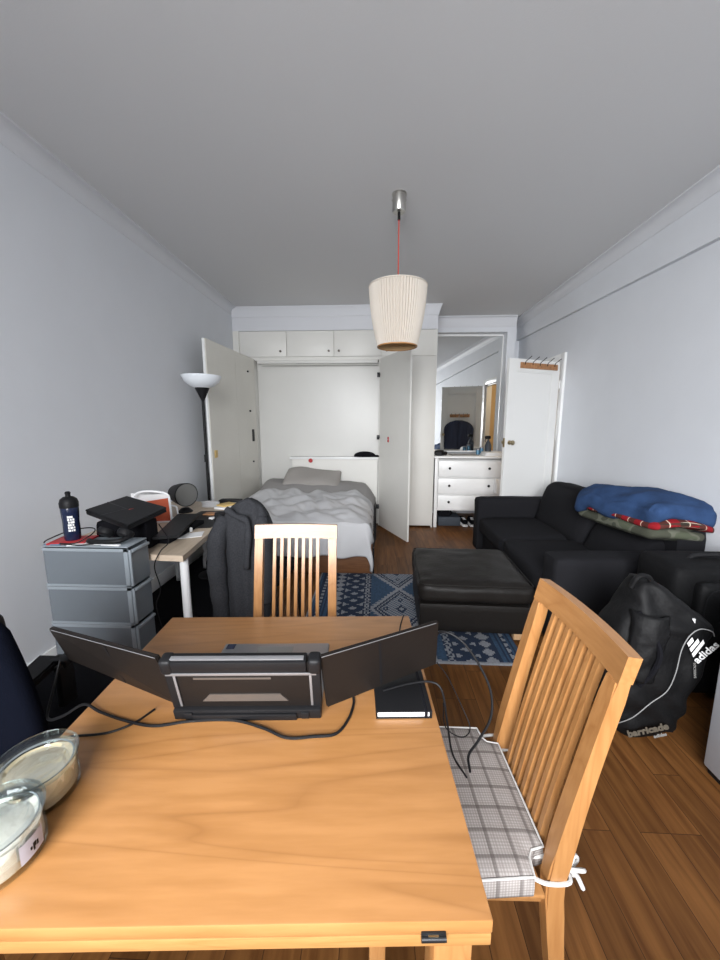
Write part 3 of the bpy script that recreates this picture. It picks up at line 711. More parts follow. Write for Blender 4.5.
# under the chest
b = B(); b.box(0.885, 5.14, 0.002, 1.20, 5.45, 0.13, 0.008); sb = fin('storage_box', b, 'box'); tag(sb, 'dark grey storage box on the floor under the chest of drawers', 'box')
b = B(); b.rbox((0.99, 5.28, 0.175), (0.20, 0.20, 0.09), 0.035, 5, amp=0.015, freq=8); tag(fin('folded_bag', b, 'blackfab'), 'black folded bag on the grey box under the chest', 'bag')
for i, (x, lb) in enumerate(((1.255, 'left one of the black and white sneakers under the chest'), (1.375, 'right one of the black and white sneakers under the chest'))):
    sh = thing('sneaker', lb, 'shoe', (x, 5.22, 0.0), (0, 0, radians(4 - 8 * i)), 'sneakers under the chest')
    b = B(); b.rbox((0, 0, 0.016), (0.095, 0.27, 0.03), 0.013, 6, func=lambda q, u: Vector((q.x * (1 - 0.25 * max(0, -u.y) ** 2), q.y, q.z))); fin('sole', b, 'white', sh)
    b = B(); b.rbox((0, 0.0, 0.065), (0.088, 0.255, 0.075), 0.03, 8, func=lambda q, u: Vector((q.x * (1 - 0.25 * max(0, -u.y) ** 2), q.y, q.z * (0.75 if u.y < -0.1 else 1.15)))); fin('upper', b, 'blackfab', sh)
    b = B(); b.box(-0.035, -0.11, 0.05, 0.035, -0.07, 0.075, 0.006); b.box(-0.045, -0.06, 0.035, 0.045, -0.01, 0.055, 0.004); fin('stripe', b, 'white', sh)
    b = B()
    for k in range(4): b.cyl((-0.02, -0.07 + k * 0.025, 0.097 + k * 0.003), (0.02, -0.065 + k * 0.025, 0.097 + k * 0.003), 0.003, 6)
    fin('laces', b, 'white', sh)
# on the chest
b = B(); b.rbox((0.885, 5.20, CZ + 0.035), (0.14, 0.10, 0.066), 0.02, 5, amp=0.01, freq=12); b.cyl((0.93, 5.15, CZ + 0.04), (0.95, 5.10, CZ + 0.04), 0.028, 16); tag(fin('camera_body', b, 'black'), 'small black camera at the left end of the chest top', 'camera')
b = B(); b.box(1.05, 5.16, CZ + 0.001, 1.42, 5.40, CZ + 0.012, 0.002, rot=Matrix.Rotation(0.08, 3, 'Z')); tag(fin('magazine', b, 'tag'), 'flat grey magazine lying in the middle of the chest top', 'magazine')
for x, y, r, h, m, lb in ((1.475, 5.42, 0.028, 0.075, 'bluecan', 'shorter blue tin on the chest top, left of the grey sprayer'), (1.535, 5.45, 0.030, 0.10, 'bluecan', 'taller blue tin on the chest top, beside the grey sprayer')):
    t = thing('tin', lb, 'tin', (x, y, CZ), 0, 'blue tins on the chest')
    b = B(); b.lathe([(0, 0.001), (r, 0.001), (r, h), (r * .9, h + .002), (0, h + .002)], (0, 0, 0), 20); fin('can', b, m, t)
    b = B(); b.lathe([(r * 1.02, h - 0.012), (r * 1.04, h + 0.006), (0, h + 0.006)], (0, 0, 0), 20); fin('lid', b, 'silver', t)
t = thing('spray_bottle', 'dark sprayer bottle standing on the chest in front of the mirror', 'bottle', (1.60, 5.36, CZ))
b = B(); b.lathe([(0, 0.001), (0.045, 0.001), (0.046, 0.13), (0.030, 0.18), (0.014, 0.20), (0.014, 0.225), (0, 0.225)], (0, 0, 0), 20); fin('bottle_body', b, 'box', t)
b = B(); b.rbox((-0.01, 0, 0.25), (0.08, 0.035, 0.045), 0.012, 4); b.tube(smoothpath([(-0.03, 0, 0.235), (-0.045, 0, 0.21), (-0.04, 0, 0.18)], 4), 0.005, 6); fin('trigger_head', b, 'black', t)
b = B()
for k in range(6): b.box(-0.17 + k * 0.004, -0.11, 0.002 + k * 0.008, 0.17 - k * 0.006, 0.11, 0.0095 + k * 0.008, 0.001, rot=Matrix.Rotation(0.05 * (k % 3), 3, 'Z'))
for v in b.bm.verts: v.co += Vector((1.66, 5.24, CZ))
tag(fin('paper_stack', b, 'paper'), 'sloping stack of papers at the right end of the chest top', 'papers')
b = B(); b.rbox((1.640, 5.045, 0.60), (0.05, 0.03, 0.20), 0.012, 6, amp=0.012, freq=20); tag(fin('hanging_cloth', b, 'white'), 'small white cloth hanging from the right knob of the chest', 'cloth')

# ------------------------------------------------------------------ pendant lamp
pl = thing('pendant_lamp', 'cream pleated pendant lamp on a red cord from the ceiling', 'lamp', (0.138, 2.73, ZC))
b = B(); b.lathe([(0, 0), (0.050, 0), (0.050, -0.006), (0.045, -0.008), (0.045, -0.105), (0.040, -0.112), (0, -0.112)], (0, 0, 0), 28); cap_ = fin('ceiling_cap', b, 'steel', pl)
for a in (0.6, 2.5):
    b = B(); b.cyl((0.045 * cos(a), 0.045 * sin(a), -0.02), (0.058 * cos(a), 0.058 * sin(a), -0.02), 0.006, 8); fin('screw', b, 'steel', cap_)
b = B(); b.cyl((0, 0, -0.10), (0, 0, -0.16), 0.010); fin('cord_grip', b, 'black', pl)
b = B(); b.cyl((0, 0, -0.15), (0, 0, -0.66), 0.0042, 8); fin('cord', b, 'skin_red', pl, label='red fabric cord')
zt, zb, rt, rb = -0.585, -0.985, 0.200, 0.138
b = B()
NP = 62
def pleat(k, z): return 0.020 if k % 2 else -0.020
def shf(r0, r1, n): return [(r0 + (r1 - r0) * (k / n) + 0.012 * sin(pi * k / n), zt + (zb - zt) * (k / n)) for k in range(n + 1)]
b.lathe(shf(rt, rb, 10), (0, 0, 0), NP * 2, wob=pleat)
sh_ = fin('lamp_shade', b, 'shade', pl, smooth=False)
b = B(); b.lathe([(r - 0.006, z) for r, z in shf(rt, rb, 6)], (0, 0, 0), 48); fin('lining', b, 'shade_in', sh_)
for r, z, m in ((rt + 0.001, zt, 'shade'), (rb + 0.001, zb, 'tedge')):
    b = B(); b.tube([(r * cos(2 * pi * k / 48), r * sin(2 * pi * k / 48), z) for k in range(48)], 0.005, 8, closed=True); fin('rim', b, m, sh_)
b = B(); b.cyl((0, 0, -0.64), (0, 0, -0.75), 0.02); fin('bulb_holder', b, 'white', pl)
b = B(); b.lathe([(0.012, -0.75), (0.018, -0.77), (0.032, -0.80), (0.034, -0.83), (0.022, -0.86), (0, -0.868)], (0, 0, 0), 20); fin('bulb', b, 'bulb', pl)
b = B()
for a in (0, 2 * pi / 3, 4 * pi / 3): b.cyl((0.02 * cos(a), 0.02 * sin(a), -0.66), (0.195 * cos(a), 0.195 * sin(a), zt - 0.004), 0.0025, 6)
fin('spider', b, 'whitem', pl)

# ------------------------------------------------------------------ floor lamp
fl = thing('floor_lamp', 'black floor lamp with white bowl shade in the left corner', 'floor lamp', (-1.575, 3.30, 0))
b = B(); b.lathe([(0, 0.001), (0.14, 0.001), (0.14, 0.015), (0.10, 0.028), (0.02, 0.04), (0, 0.04)], (0, 0, 0), 32); fin('lamp_base', b, 'black', fl)
b = B(); b.cyl((0, 0, 0.03), (0, 0, 1.72), 0.0125); b.tube(smoothpath([(0.012, -0.012, 0.75), (0.02, -0.016, 0.95), (0.008, -0.014, 1.15), (0.014, -0.012, 1.28)], 5), 0.006, 6); fin('lamp_pole', b, 'black', fl)
b = B(); b.lathe([(0.0125, 1.68), (0.020, 1.70), (0.060, 1.79), (0.062, 1.80), (0, 1.80)], (0, 0, 0), 28); fin('shade_cup', b, 'black', fl)
b = B(); b.lathe([(0.055, 1.795), (0.10, 1.815), (0.145, 1.85), (0.166, 1.895), (0.168, 1.905), (0.160, 1.897), (0.140, 1.857), (0.095, 1.823), (0.0, 1.805)], (0, 0, 0), 40); fin('lamp_shade', b, 'lampglass', fl)
b = B(); b.box(-0.012, -0.026, 1.12, 0.012, -0.010, 1.19, 0.004); fin('switch', b, 'black', fl)
fl.scale = (1, 1, 0.985)

# ------------------------------------------------------------------ rug and dark mat
b = B(); b.box(-1.93, 1.88, 0.001, -0.98, 4.4, 0.010, 0.002); tag(fin('floor_mat', b, 'blackfab'), 'black mat on the floor under the desk along the left wall', 'mat')
def rug():
    x0, x1, y0, y1 = -0.53, 0.93, 2.055, 3.375
    c = 0.0125; nx = int((x1 - x0) / c); ny = int((y1 - y0) / c)
    bm = bmesh.new(); H = 0.014
    top = [[bm.verts.new((x0 + i * c, y0 + j * c, H)) for j in range(ny + 1)] for i in range(nx + 1)]
    BLUE, NAVY, GREY = 0, 1, 2
    def tri(a, p): a = a % p / p; return 1 - abs(2 * a - 1)          # 0..1..0
    def band(u, y):
        """u: distance in from the nearer end, mirrored design; y across"""
        if u < 0.012: return GREY
        if 0.055 < u < 0.095: return GREY if abs(u - 0.075) < 0.016 * tri(y, 0.06) else NAVY   # chain of small lozenges
        if u < 0.165: return BLUE if int(u / 0.0125) % 3 else NAVY
        if u < 0.255: return GREY if abs(u - 0.21) < 0.045 * (tri(y, 0.085) ** 0.9) else NAVY   # chain of large diamonds
        if u < 0.43:                                                                          # bow-tie row
            a = abs(u - 0.345) / 0.085; t = tri(y, 0.125)
            if a < 0.42: return GREY if (1 - t) < 0.42 * (1 - a / 0.50) else NAVY
            if a < 0.92: return GREY if t < 0.85 * (a - 0.40) else NAVY
            return NAVY
        if u < 0.485:
            t = tri(y + 0.02, 0.055); return GREY if abs(abs(u - 0.457) - 0.020 * (1 - t)) < 0.007 else NAVY
        return None
    def colour(x, y):
        u = min(x - x0, x1 - x); r = band(u, y)
        if min(y - y0, y1 - y) < 0.012: return GREY
        if r is not None: return r
        yy = ((y - 2.69 + 0.35) % 0.70) - 0.35
        d = abs(x - 0.20) / 0.235 + abs(yy) / 0.35
        e = abs(x - 0.20) / 0.235 + (0.70 - 0.35 - abs(yy)) / 0.35
        saw = 0.09 * tri(y, 0.036)
        if d > 1.06 + saw: return BLUE
        if d > 0.93: return GREY
        if d > 0.85: return NAVY
        if d > 0.79: return GREY
        if d > 0.71: return NAVY
        for (cx, cy, rr) in ((0.20, 0, 0.19), (0.08, 0, 0.10), (0.32, 0, 0.10), (0.20, 0.15, 0.10), (0.20, -0.15, 0.10)):
            q = abs(x - cx) / 0.235 + abs(yy - cy) / 0.35
            if q < rr * 0.45: return GREY
            if q < rr: return NAVY
        return GREY if (int((x - x0) / c) + int((y - y0) / c)) % 3 else BLUE
    for i in range(nx):
        for j in range(ny):
            f = bm.faces.new((top[i][j], top[i + 1][j], top[i + 1][j + 1], top[i][j + 1])); f.material_index = colour(x0 + (i + .5) * c, y0 + (j + .5) * c)
    X1, Y1 = x0 + nx * c, y0 + ny * c
    lo = [bm.verts.new(p) for p in ((x0, y0, 0.001), (X1, y0, 0.001), (X1, Y1, 0.001), (x0, Y1, 0.001))]
    hi = [top[0][0], top[nx][0], top[nx][ny], top[0][ny]]
    for k in range(4):
        # rim as one strip of quads following the top boundary
        e0, e1 = [(0, 0), (nx, 0), (nx, ny), (0, ny)][k], [(nx, 0), (nx, ny), (0, ny), (0, 0)][k]
        n = max(abs(e1[0] - e0[0]), abs(e1[1] - e0[1])); prevl = lo[k]
        for s in range(n):
            a = top[e0[0] + (e1[0] - e0[0]) * s // n][e0[1] + (e1[1] - e0[1]) * s // n]; bb = top[e0[0] + (e1[0] - e0[0]) * (s + 1) // n][e0[1] + (e1[1] - e0[1]) * (s + 1) // n]
            nl = lo[(k + 1) % 4] if s == n - 1 else bm.verts.new((bb.co.x, bb.co.y, 0.001))
            f = bm.faces.new((prevl, nl, bb, a)); f.material_index = 2; prevl = nl
    q = B(); q.bm.free(); q.bm = bm
    return fin('rug', q, [plain('rug_blue', (0.030, 0.065, 0.12), 0.95, bump=0.3, bscale=300, vary=0.25, vscale=60), plain('rug_navy', (0.014, 0.026, 0.055), 0.95, bump=0.3, bscale=300), plain('rug_grey', (0.24, 0.25, 0.27), 0.95, bump=0.3, bscale=300, vary=0.15, vscale=80)], smooth=False)
tag(rug(), 'blue and grey patterned rug with diamonds between the bed and table', 'rug')

# ------------------------------------------------------------------ sofa
sf = thing('sofa', 'black fabric two-seat sofa against the right wall', 'sofa', (1.62, 3.1, 0))
SX0, SX1 = 1.12, 2.13
b = B(); b.rbox(((SX0 + 0.06 + SX1) / 2, 3.12, 0.17), (SX1 - SX0 - 0.06, 1.78, 0.24), 0.03, 6); fin('sofa_base', b, 'sofa', sf, world=True)
b = B(); b.rbox(((SX0 + SX1) / 2, 4.09, 0.335), (SX1 - SX0, 0.20, 0.61), 0.045, 10, amp=0.006, freq=6); fin('armrest', b, 'sofa', sf, world=True)
b = B(); b.rbox(((SX0 + SX1) / 2, 2.32, 0.325), (SX1 - SX0, 0.22, 0.59), 0.045, 10, amp=0.006, freq=6); fin('armrest', b, 'sofa', sf, world=True)
b = B(); b.rbox((2.03, 3.2, 0.42), (0.20, 1.70, 0.72), 0.04, 8); fin('back_frame', b, 'sofa', sf, world=True)
for y0, y1 in ((3.22, 3.98), (2.44, 3.21)):
    b = B(); b.rbox(((SX0 + 1.86) / 2 + 0.01, (y0 + y1) / 2, 0.355), (1.86 - SX0, y1 - y0, 0.17), 0.045, 10, puff=(0.01, 0, 0.018), amp=0.008, freq=5, seed=y0); fin('seat_cushion', b, 'sofa', sf, world=True)
for y0, y1, hh in ((3.06, 3.98, 0.43), (2.44, 3.05, 0.27)):
    b = B(); b.rbox((1.865, (y0 + y1) / 2, 0.41 + hh / 2), (0.20, y1 - y0, hh), 0.06, 10, puff=(0.03, 0, 0.02), amp=0.012, freq=5, seed=y1, rot=None, func=lambda q, u: Vector((q.x + 0.07 * u.z, q.y, q.z))); fin('back_cushion', b, 'sofa', sf, world=True)
for x in (SX0 + 0.06, SX1 - 0.06):
    for y in (2.28, 4.12):
        b = B(); b.cyl((x, y, 0.001), (x, y, 0.06), 0.025); fin('leg', b, 'black', sf, world=True)

# ------------------------------------------------------------------ leather footstool
ot = thing('footstool', 'dark brown leather footstool with wooden legs on the blue rug', 'footstool', (0.665, 2.625, 0.0145), (0, 0, radians(-2)))
b = B(); b.rbox((0, 0, 0.165), (0.735, 0.72, 0.20), 0.02, 6); fin('stool_body', b, 'leather', ot)
def leath(q, u):
    z = q.z
    if u.z > 0.2: q = Vector((q.x, q.y, q.z + 0.007 * sin(30 * q.y + 6 * noise.noise(Vector((q.x * 6, q.y * 4, 0)))) * max(0, abs(u.x) - 0.4) + 0.005 * noise.noise(Vector((q.x * 14, q.y * 14, 3)))))
    return q
b = B(); b.rbox((0, 0, 0.335), (0.755, 0.74, 0.145), 0.055, 22, puff=(0.006, 0.008, 0.012), amp=0.006, freq=9, func=leath); cu_ = fin('stool_cushion', b, 'leather', ot)
b = B()
pts = []
for (sx, sy) in ((-1, -1), (1, -1), (1, 1), (-1, 1)):
    for k in range(5):
        a = {(-1, -1): pi, (1, -1): 1.5 * pi, (1, 1): 0, (-1, 1): 0.5 * pi}[(sx, sy)] + k * pi / 8
        pts.append((sx * 0.32 + 0.048 * cos(a), sy * 0.312 + 0.048 * sin(a), 0.394))
b.tube(pts, 0.004, 6, closed=True); fin('seam', b, 'leather', cu_)
for x in (-0.30, 0.30):
    for y in (-0.28, 0.28):
        b = B(); b.box(x - 0.03, y - 0.03, 0.001, x + 0.03, y + 0.03, 0.085, 0.004); fin('leg', b, 'lightwood', ot)

# ------------------------------------------------------------------ folded blankets on the sofa
def fold_blanket(name, cx, cy, cz, sx, sy, sz, mat, label, rz=0.0, ry=0.0, rx=0.0, amp=0.02, seed=0, arch=0.0, r=None, puff=0.02):
    b = B(); b.rbox((0, 0, 0), (sx, sy, sz), r or min(sz * 0.45, 0.06), 16, puff=(0.01, 0.02, puff), amp=amp, freq=4.5, seed=seed, func=lambda q, u: Vector((q.x, q.y, q.z - arch * (q.x / sx * 2) ** 2 - arch * 0.3 * (q.y / sy * 2) ** 2)))
    m = Euler((rx, ry, rz)).to_matrix()
    for v in b.bm.verts: v.co = m @ v.co + Vector((cx, cy, cz))
    o = fin(name, b, mat); return tag(o, label, 'blanket')
fold_blanket('blanket', 1.905, 2.72, 0.745, 0.38, 0.76, 0.08, 'camo', 'green camouflage blanket at the bottom of the pile on the sofa', arch=0.02, seed=2, rz=radians(5), ry=radians(4), rx=radians(-2))
fold_blanket('blanket', 1.91, 2.71, 0.812, 0.40, 0.79, 0.05, 'tartan', 'red tartan blanket folded under the blue fleece on the sofa', arch=0.02, seed=3, rz=radians(5), ry=radians(4), rx=radians(-2))
bl3 = B()
def fleece(q, u):
    k = 0.5 * (1 + u.y)
    q = Vector((q.x * (1 + 0.05 * sin(5 * u.y)), q.y, q.z - 0.035 * u.x * u.x - 0.02 * u.y * u.y + 0.012 * sin(9 * u.y + 3 * u.x)))
    if u.x < -0.3: q.z -= 0.05 * (-u.x - 0.3) * (1 if u.z < 0 else 0.6)
    return q
bl3.rbox((1.915, 2.73, 0.895), (0.42, 0.80, 0.155), 0.06, 18, puff=(0.02, 0.02, 0.015), amp=0.035, freq=4.2, seed=5, func=fleece, rot=Euler((radians(-2), radians(3), radians(5))).to_matrix())
tag(fin('blanket', bl3, 'bluefleece'), 'thick blue fleece blanket on top of the pile on the sofa', 'blanket')

# ------------------------------------------------------------------ suitcase
sc = thing('suitcase', 'large black soft suitcase standing behind the sports bag', 'suitcase', (1.79, 1.93, 0))
b = B(); b.rbox((1.79, 1.945, 0.39), (0.58, 0.30, 0.70), 0.045, 12, puff=(0.006, 0.006, 0.006), amp=0.005, freq=5); fin('shell', b, 'nylon2', sc, world=True)
b = B(); b.rbox((1.80, 1.775, 0.50), (0.44, 0.07, 0.36), 0.03, 8, puff=(0, 0.008, 0)); fin('front_pocket', b, 'nylon', sc, world=True)
b = B(); b.tube(smoothpath([(1.60, 1.742, 0.40), (1.60, 1.738, 0.58), (1.64, 1.737, 0.65), (1.80, 1.736, 0.665), (1.96, 1.738, 0.65)], 6), 0.005, 6); fin('zip', b, 'black', sc, world=True)
b = B(); b.tube(smoothpath([(1.66, 1.94, 0.735), (1.70, 1.94, 0.76), (1.86, 1.94, 0.76), (1.90, 1.94, 0.735)], 6), 0.012, 8); fin('handle', b, 'black', sc, world=True)
for x in (1.56, 2.02):
    for y in (1.84, 2.05):
        b = B(); b.cyl((x - 0.012, y, 0.0205), (x + 0.012, y, 0.0205), 0.02, 16); fin('wheel', b, 'black', sc, world=True)

# ------------------------------------------------------------------ sports bag
sg = thing('sports_bag', 'black sports bag with white logo leaning against the suitcase', 'bag', (1.28, 1.55, 0))
# outline in the plane facing the camera: (across, up)
ax_o = Vector((1.13, 1.68, 0.0)); ax_u = Vector((1.0, -0.06, 0.0)).normalized(); ax_n = Vector((-0.06, -1.0, 0)).normalized()
def bagp(u, z, n): return ax_o + ax_u * u + Vector((0, 0, z)) + ax_n * n
left = [(0.0, 0.02), (0.04, -0.01), (0.15, -0.035), (0.28, -0.05), (0.40, -0.045), (0.48, -0.03), (0.56, 0.0), (0.64, 0.04), (0.70, 0.062), (0.735, 0.08)]
right = [(0.0, 0.25), (0.04, 0.285), (0.15, 0.31), (0.28, 0.34), (0.40, 0.37), (0.50, 0.385), (0.56, 0.375), (0.64, 0.28), (0.70, 0.20), (0.735, 0.135)]
def interp(tab, z):
    for (a, p), (c, q) in zip(tab, tab[1:]):
        if z <= c: t = (z - a) / (c - a); t = t * t * (3 - 2 * t) * 0.3 + t * 0.7; return p + (q - p) * t
    return tab[-1][1]
def bagsurf(u, v):
    z = 0.735 * v; l, r = interp(left, z), interp(right, z); a = 2 * pi * u
    cx = (l + r) / 2; hw = (r - l) / 2
    ca, sa = cos(a), sin(a)
    e = 0.62; X = cx + hw * (abs(ca) ** e) * (1 if ca > 0 else -1)
    depth = 0.13 * (1 - 0.55 * max(0, v - 0.75) / 0.25) * (0.85 + 0.15 * min(1, v / 0.1))
    Nn = depth * (abs(sa) ** e) * (1 if sa > 0 else -1)
    k = Vector((X * 6, z * 5, Nn * 6)); w_ = 0.018 * noise.noise(k) + 0.012 * noise.noise(k * 2.3) + 0.007 * sin(26 * z + 30 * X + 5 * noise.noise(k))
    return bagp(X + w_ * ca, z + 0.002, Nn + w_ * sa)
b = B(); b.grid(bagsurf, 64, 56, True); b.bm.verts.ensure_lookup_table()
nv = 57
b.bm.faces.new([b.bm.verts[i * nv] for i in range(64)][::-1]); b.bm.faces.new([b.bm.verts[i * nv + 56] for i in range(64)])
fin('bag_body', b, 'nylon', sg, world=True, angle=80)
# front gusset panel with the logo
def front(u, z, off=0.004):
    """point on the camera-facing side of the bag"""
    l, r = interp(left, z), interp(right, z); cx = (l + r) / 2; hw = (r - l) / 2; t = min(0.97, abs((u - cx) / hw)); ca = t ** (1 / 0.62); sa = sqrt(max(0, 1 - ca * ca))
    v = z / 0.735; depth = 0.13 * (1 - 0.55 * max(0, v - 0.75) / 0.25) * (0.85 + 0.15 * min(1, v / 0.1))
    return bagp(u, z, depth * sa ** 0.62 + off)
pip = [(0.0, 0.006), (0.0, 0.05), (0.045, 0.13), (0.11, 0.215), (0.170, 0.28), (0.195, 0.37), (0.205, 0.48), (0.23, 0.55), (0.28, 0.575), (0.335, 0.56), (0.36, 0.53)]
pts = smoothpath([front(u, z, 0.022) for u, z in pip], 6)
b = B(); b.tube(pts, 0.0020, 6); fin('piping', b, 'piping', sg, world=True, label='silver piping')
# side pocket flap and strap
b = B(); b.grid(lambda u, v: front(-0.02 + 0.13 * u + 0.05 * v, 0.32 + 0.30 * v, 0.02 + 0.022 * sin(pi * u) + 0.01 * noise.noise(Vector((u * 4, v * 6, 0)))), 14, 18); fin('side_pocket', b, 'nylon', sg, world=True, solid=0.008)
b = B(); b.tube(smoothpath([bagp(0.04, 0.71, 0.04), bagp(0.06, 0.765, 0.05), bagp(0.11, 0.76, 0.04), bagp(0.15, 0.70, 0.03)], 6), 0.012, 8); fin('carry_handle', b, 'nylon', sg, world=True)
b = B(); b.tube(smoothpath([front(0.05, 0.62, 0.02), front(0.10, 0.50, 0.045), front(0.09, 0.40, 0.05), front(0.05, 0.30, 0.03)], 6), 0.011, 6); fin('strap', b, 'blackfab', sg, world=True)
b = B(); b.box(-0.02, -0.002, -0.05, 0.02, 0.002, 0.03); 
for v in b.bm.verts: v.co = bagp(0.27, 0.05, 0.06) + ax_u * v.co.x + ax_n * v.co.y + Vector((0, 0, v.co.z))
fin('strap_end', b, 'blackfab', sg, world=True)
# logo: three slanted bars and the lettering, running up the gusset
lo = thing
def bars(cx, cz, s, name='logo_bars'):
    b = B()
    for i, (h) in enumerate((0.45, 0.75, 1.05)):
        x0 = (i - 1) * 0.40
        q = [(x0 - 0.13, 0), (x0 + 0.13, 0), (x0 + 0.13 - h * 0.55, h * 0.9), (x0 - 0.13 - h * 0.55, h * 0.9)]
        ca, sa = cos(radians(-62)), sin(radians(-62))
        pp = [front(cx + s * (x * ca - z * sa), cz + s * (x * sa + z * ca), 0.016) for x, z in q]
        b.slab(pp, ax_n * 0.0015)
    return fin(name, b, 'white', sg, world=True, smooth=False)
bars(0.245, 0.478, 0.070)
bars(0.085, 0.43, 0.020)
bars(0.26, 0.60, 0.014)
up = (ax_u * cos(radians(50)) + Vector((0, 0, 1)) * sin(radians(50)))
yv = (Vector((0, 0, 1)) * cos(radians(50)) - ax_u * sin(radians(50)))
text_part('logo_lettering', 'adidas', 0.048, 'white', sg, frame(front(0.312, 0.470, 0.024), up, yv), bold=0.0010)
text_part('series_lettering', 'BARRICADE', 0.014, 'tag', sg, frame(front(0.275, 0.385, 0.022), -up * 0.2 + Vector((0, 0, 1)), -ax_u), bold=0.0)
bx_ = (ax_u * cos(radians(20)) + Vector((0, 0, 1)) * sin(radians(20))); by_ = (Vector((0, 0, 1)) * cos(radians(20)) - ax_u * sin(radians(20)))
text_part('panel_lettering', 'barricade', 0.046, 'brown_print', sg, frame(front(0.112, 0.080, 0.024), bx_, by_), bold=0.0022)
text_part('panel_emblem', 'adidas', 0.022, 'tag', sg, frame(front(0.170, 0.055, 0.024), bx_, by_), bold=0.001)

# ------------------------------------------------------------------ white cabinet at the right edge
fr = thing('low_white_cabinet', 'plain white low cabinet at the right edge, its side towards the table', 'cabinet', (1.70, 1.10, 0))
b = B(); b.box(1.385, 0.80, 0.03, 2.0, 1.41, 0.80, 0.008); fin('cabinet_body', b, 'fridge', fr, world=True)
b = B(); b.box(1.40, 0.815, 0.001, 1.99, 1.40, 0.03); fin('plinth', b, 'black', fr, world=True)

# ------------------------------------------------------------------ dining chairs
def yb(z):
    if z < 0.44: return 0.195 + 0.05 * ((0.44 - z) / 0.44) ** 1.4
    t = (z - 0.44) / 0.56; return 0.195 + 0.108 * (t ** 1.2)
def make_chair(label):
    t = thing('dining_chair', label, 'chair', group='beech dining chairs')
    for sx in (-1, 1):
        b = B(); x = sx * 0.165; rings = []
        for k in range(22):
            z = 0.001 + (0.940 - 0.001) * k / 21; y = yb(z); hw = 0.018; hd = 0.016 + 0.005 * math.exp(-((z - 0.45) / 0.2) ** 2)
            rings.append([b.bm.verts.new(p) for p in ((x - hw, y - hd, z), (x + hw, y - hd, z), (x + hw, y + hd, z), (x - hw, y + hd, z))])
        for r0, r1 in zip(rings, rings[1:]):
            for i in range(4): b.bm.faces.new((r0[i], r0[(i + 1) % 4], r1[(i + 1) % 4], r1[i]))
        b.bm.faces.new(rings[0]); b.bm.faces.new(rings[-1][::-1])
        bmesh.ops.bevel(b.bm, geom=[e for e in b.bm.edges if abs((e.verts[0].co - e.verts[1].co).normalized().x) < 0.1 and (e.verts[0].co - e.verts[1].co).length > 0.0 and abs((e.verts[0].co - e.verts[1].co).z) > 0.02], offset=0.004, segments=2, affect='EDGES')
        fin('rear_leg', b, 'chair', t, angle=50)
        b = B(); b.box(sx * 0.165 - 0.018, -0.215, 0.001, sx * 0.165 + 0.018, -0.177, 0.414, 0.004); fin('front_leg', b, 'chair', t)
    # curved top rail sitting on the posts
    b = B(); n = 14; rings = []
    for k in range(n + 1):
        x = -0.185 + 0.370 * k / n; bow = 0.014 * (1 - (x / 0.185) ** 2)
        sec = []
        for z in (0.940, 1.000): sec.append((yb(z) + bow, z))
        (ya, za), (yc, zc) = sec; hd = 0.0145
        rings.append([b.bm.verts.new(p) for p in ((x, ya - hd, za), (x, ya + hd, za), (x, yc + hd, zc - 0.004), (x, yc - hd, zc))])
    for r0, r1 in zip(rings, rings[1:]):
        for i in range(4): b.bm.faces.new((r0[i], r0[(i + 1) % 4], r1[(i + 1) % 4], r1[i]))
    b.bm.faces.new(rings[0]); b.bm.faces.new(rings[-1][::-1])
    fin('top_rail', b, 'chairx', t, angle=30)
    for i in range(7):
        x = -0.0975 + i * 0.0325; b = B(); rings = []
        for k in range(16):
            z = 0.432 + (0.942 - 0.432) * k / 15; bow = 0.014 * (1 - (x / 0.185) ** 2); y = yb(z) + bow * (z - 0.43) / 0.50; hw = 0.0070; hd = 0.0085
            rings.append([b.bm.verts.new(p) for p in ((x - hw, y - hd, z), (x + hw, y - hd, z), (x + hw, y + hd, z), (x - hw, y + hd, z))])
        for r0, r1 in zip(rings, rings[1:]):
            for q in range(4): b.bm.faces.new((r0[q], r0[(q + 1) % 4], r1[(q + 1) % 4], r1[q]))
        b.bm.faces.new(rings[0]); b.bm.faces.new(rings[-1][::-1]); fin('back_slat', b, 'chair', t, angle=50)
    b = B(); b.box(-0.186, -0.222, 0.414, 0.186, 0.172, 0.427, 0.004); fin('seat', b, 'chairx', t)
    b = B(); b.box(-0.147, -0.205, 0.365, 0.147, -0.185, 0.414, 0.002); b.box(-0.147, 0.185, 0.365, 0.147, 0.205, 0.435, 0.002)
    for sx in (-1, 1): b.box(sx * 0.150 - 0.008, -0.177, 0.365, sx * 0.150 + 0.008, 0.185, 0.414, 0.002)
    fin('seat_rail', b, 'chairx', t)
    return t
def copy_tree(o, parent=None):
    c = o.copy(); COL.objects.link(c)
    if parent is not None: c.parent = parent
    for k in list(o.children): copy_tree(k, c)
    return c
M['chairx'] = wood('beech_chair_rail', (0.25, 0.10, 0.028), (0.335, 0.155, 0.052), (0.39, 0.190, 0.068), 'X', 0.33, 1.6, coat=0.2)
ca_ = make_chair('beech dining chair at the far side of the table, behind the laptop')
ca_.location = (-0.350, 1.290, 0); ca_.rotation_euler = (0, 0, radians(2.5))
cb_ = copy_tree(ca_); cb_['label'] = 'beech dining chair with plaid cushion at the right side of the table'
cb_.location = (0.200, 0.853, 0); cb_.rotation_euler = (0, 0, radians(-90 + 1.5))

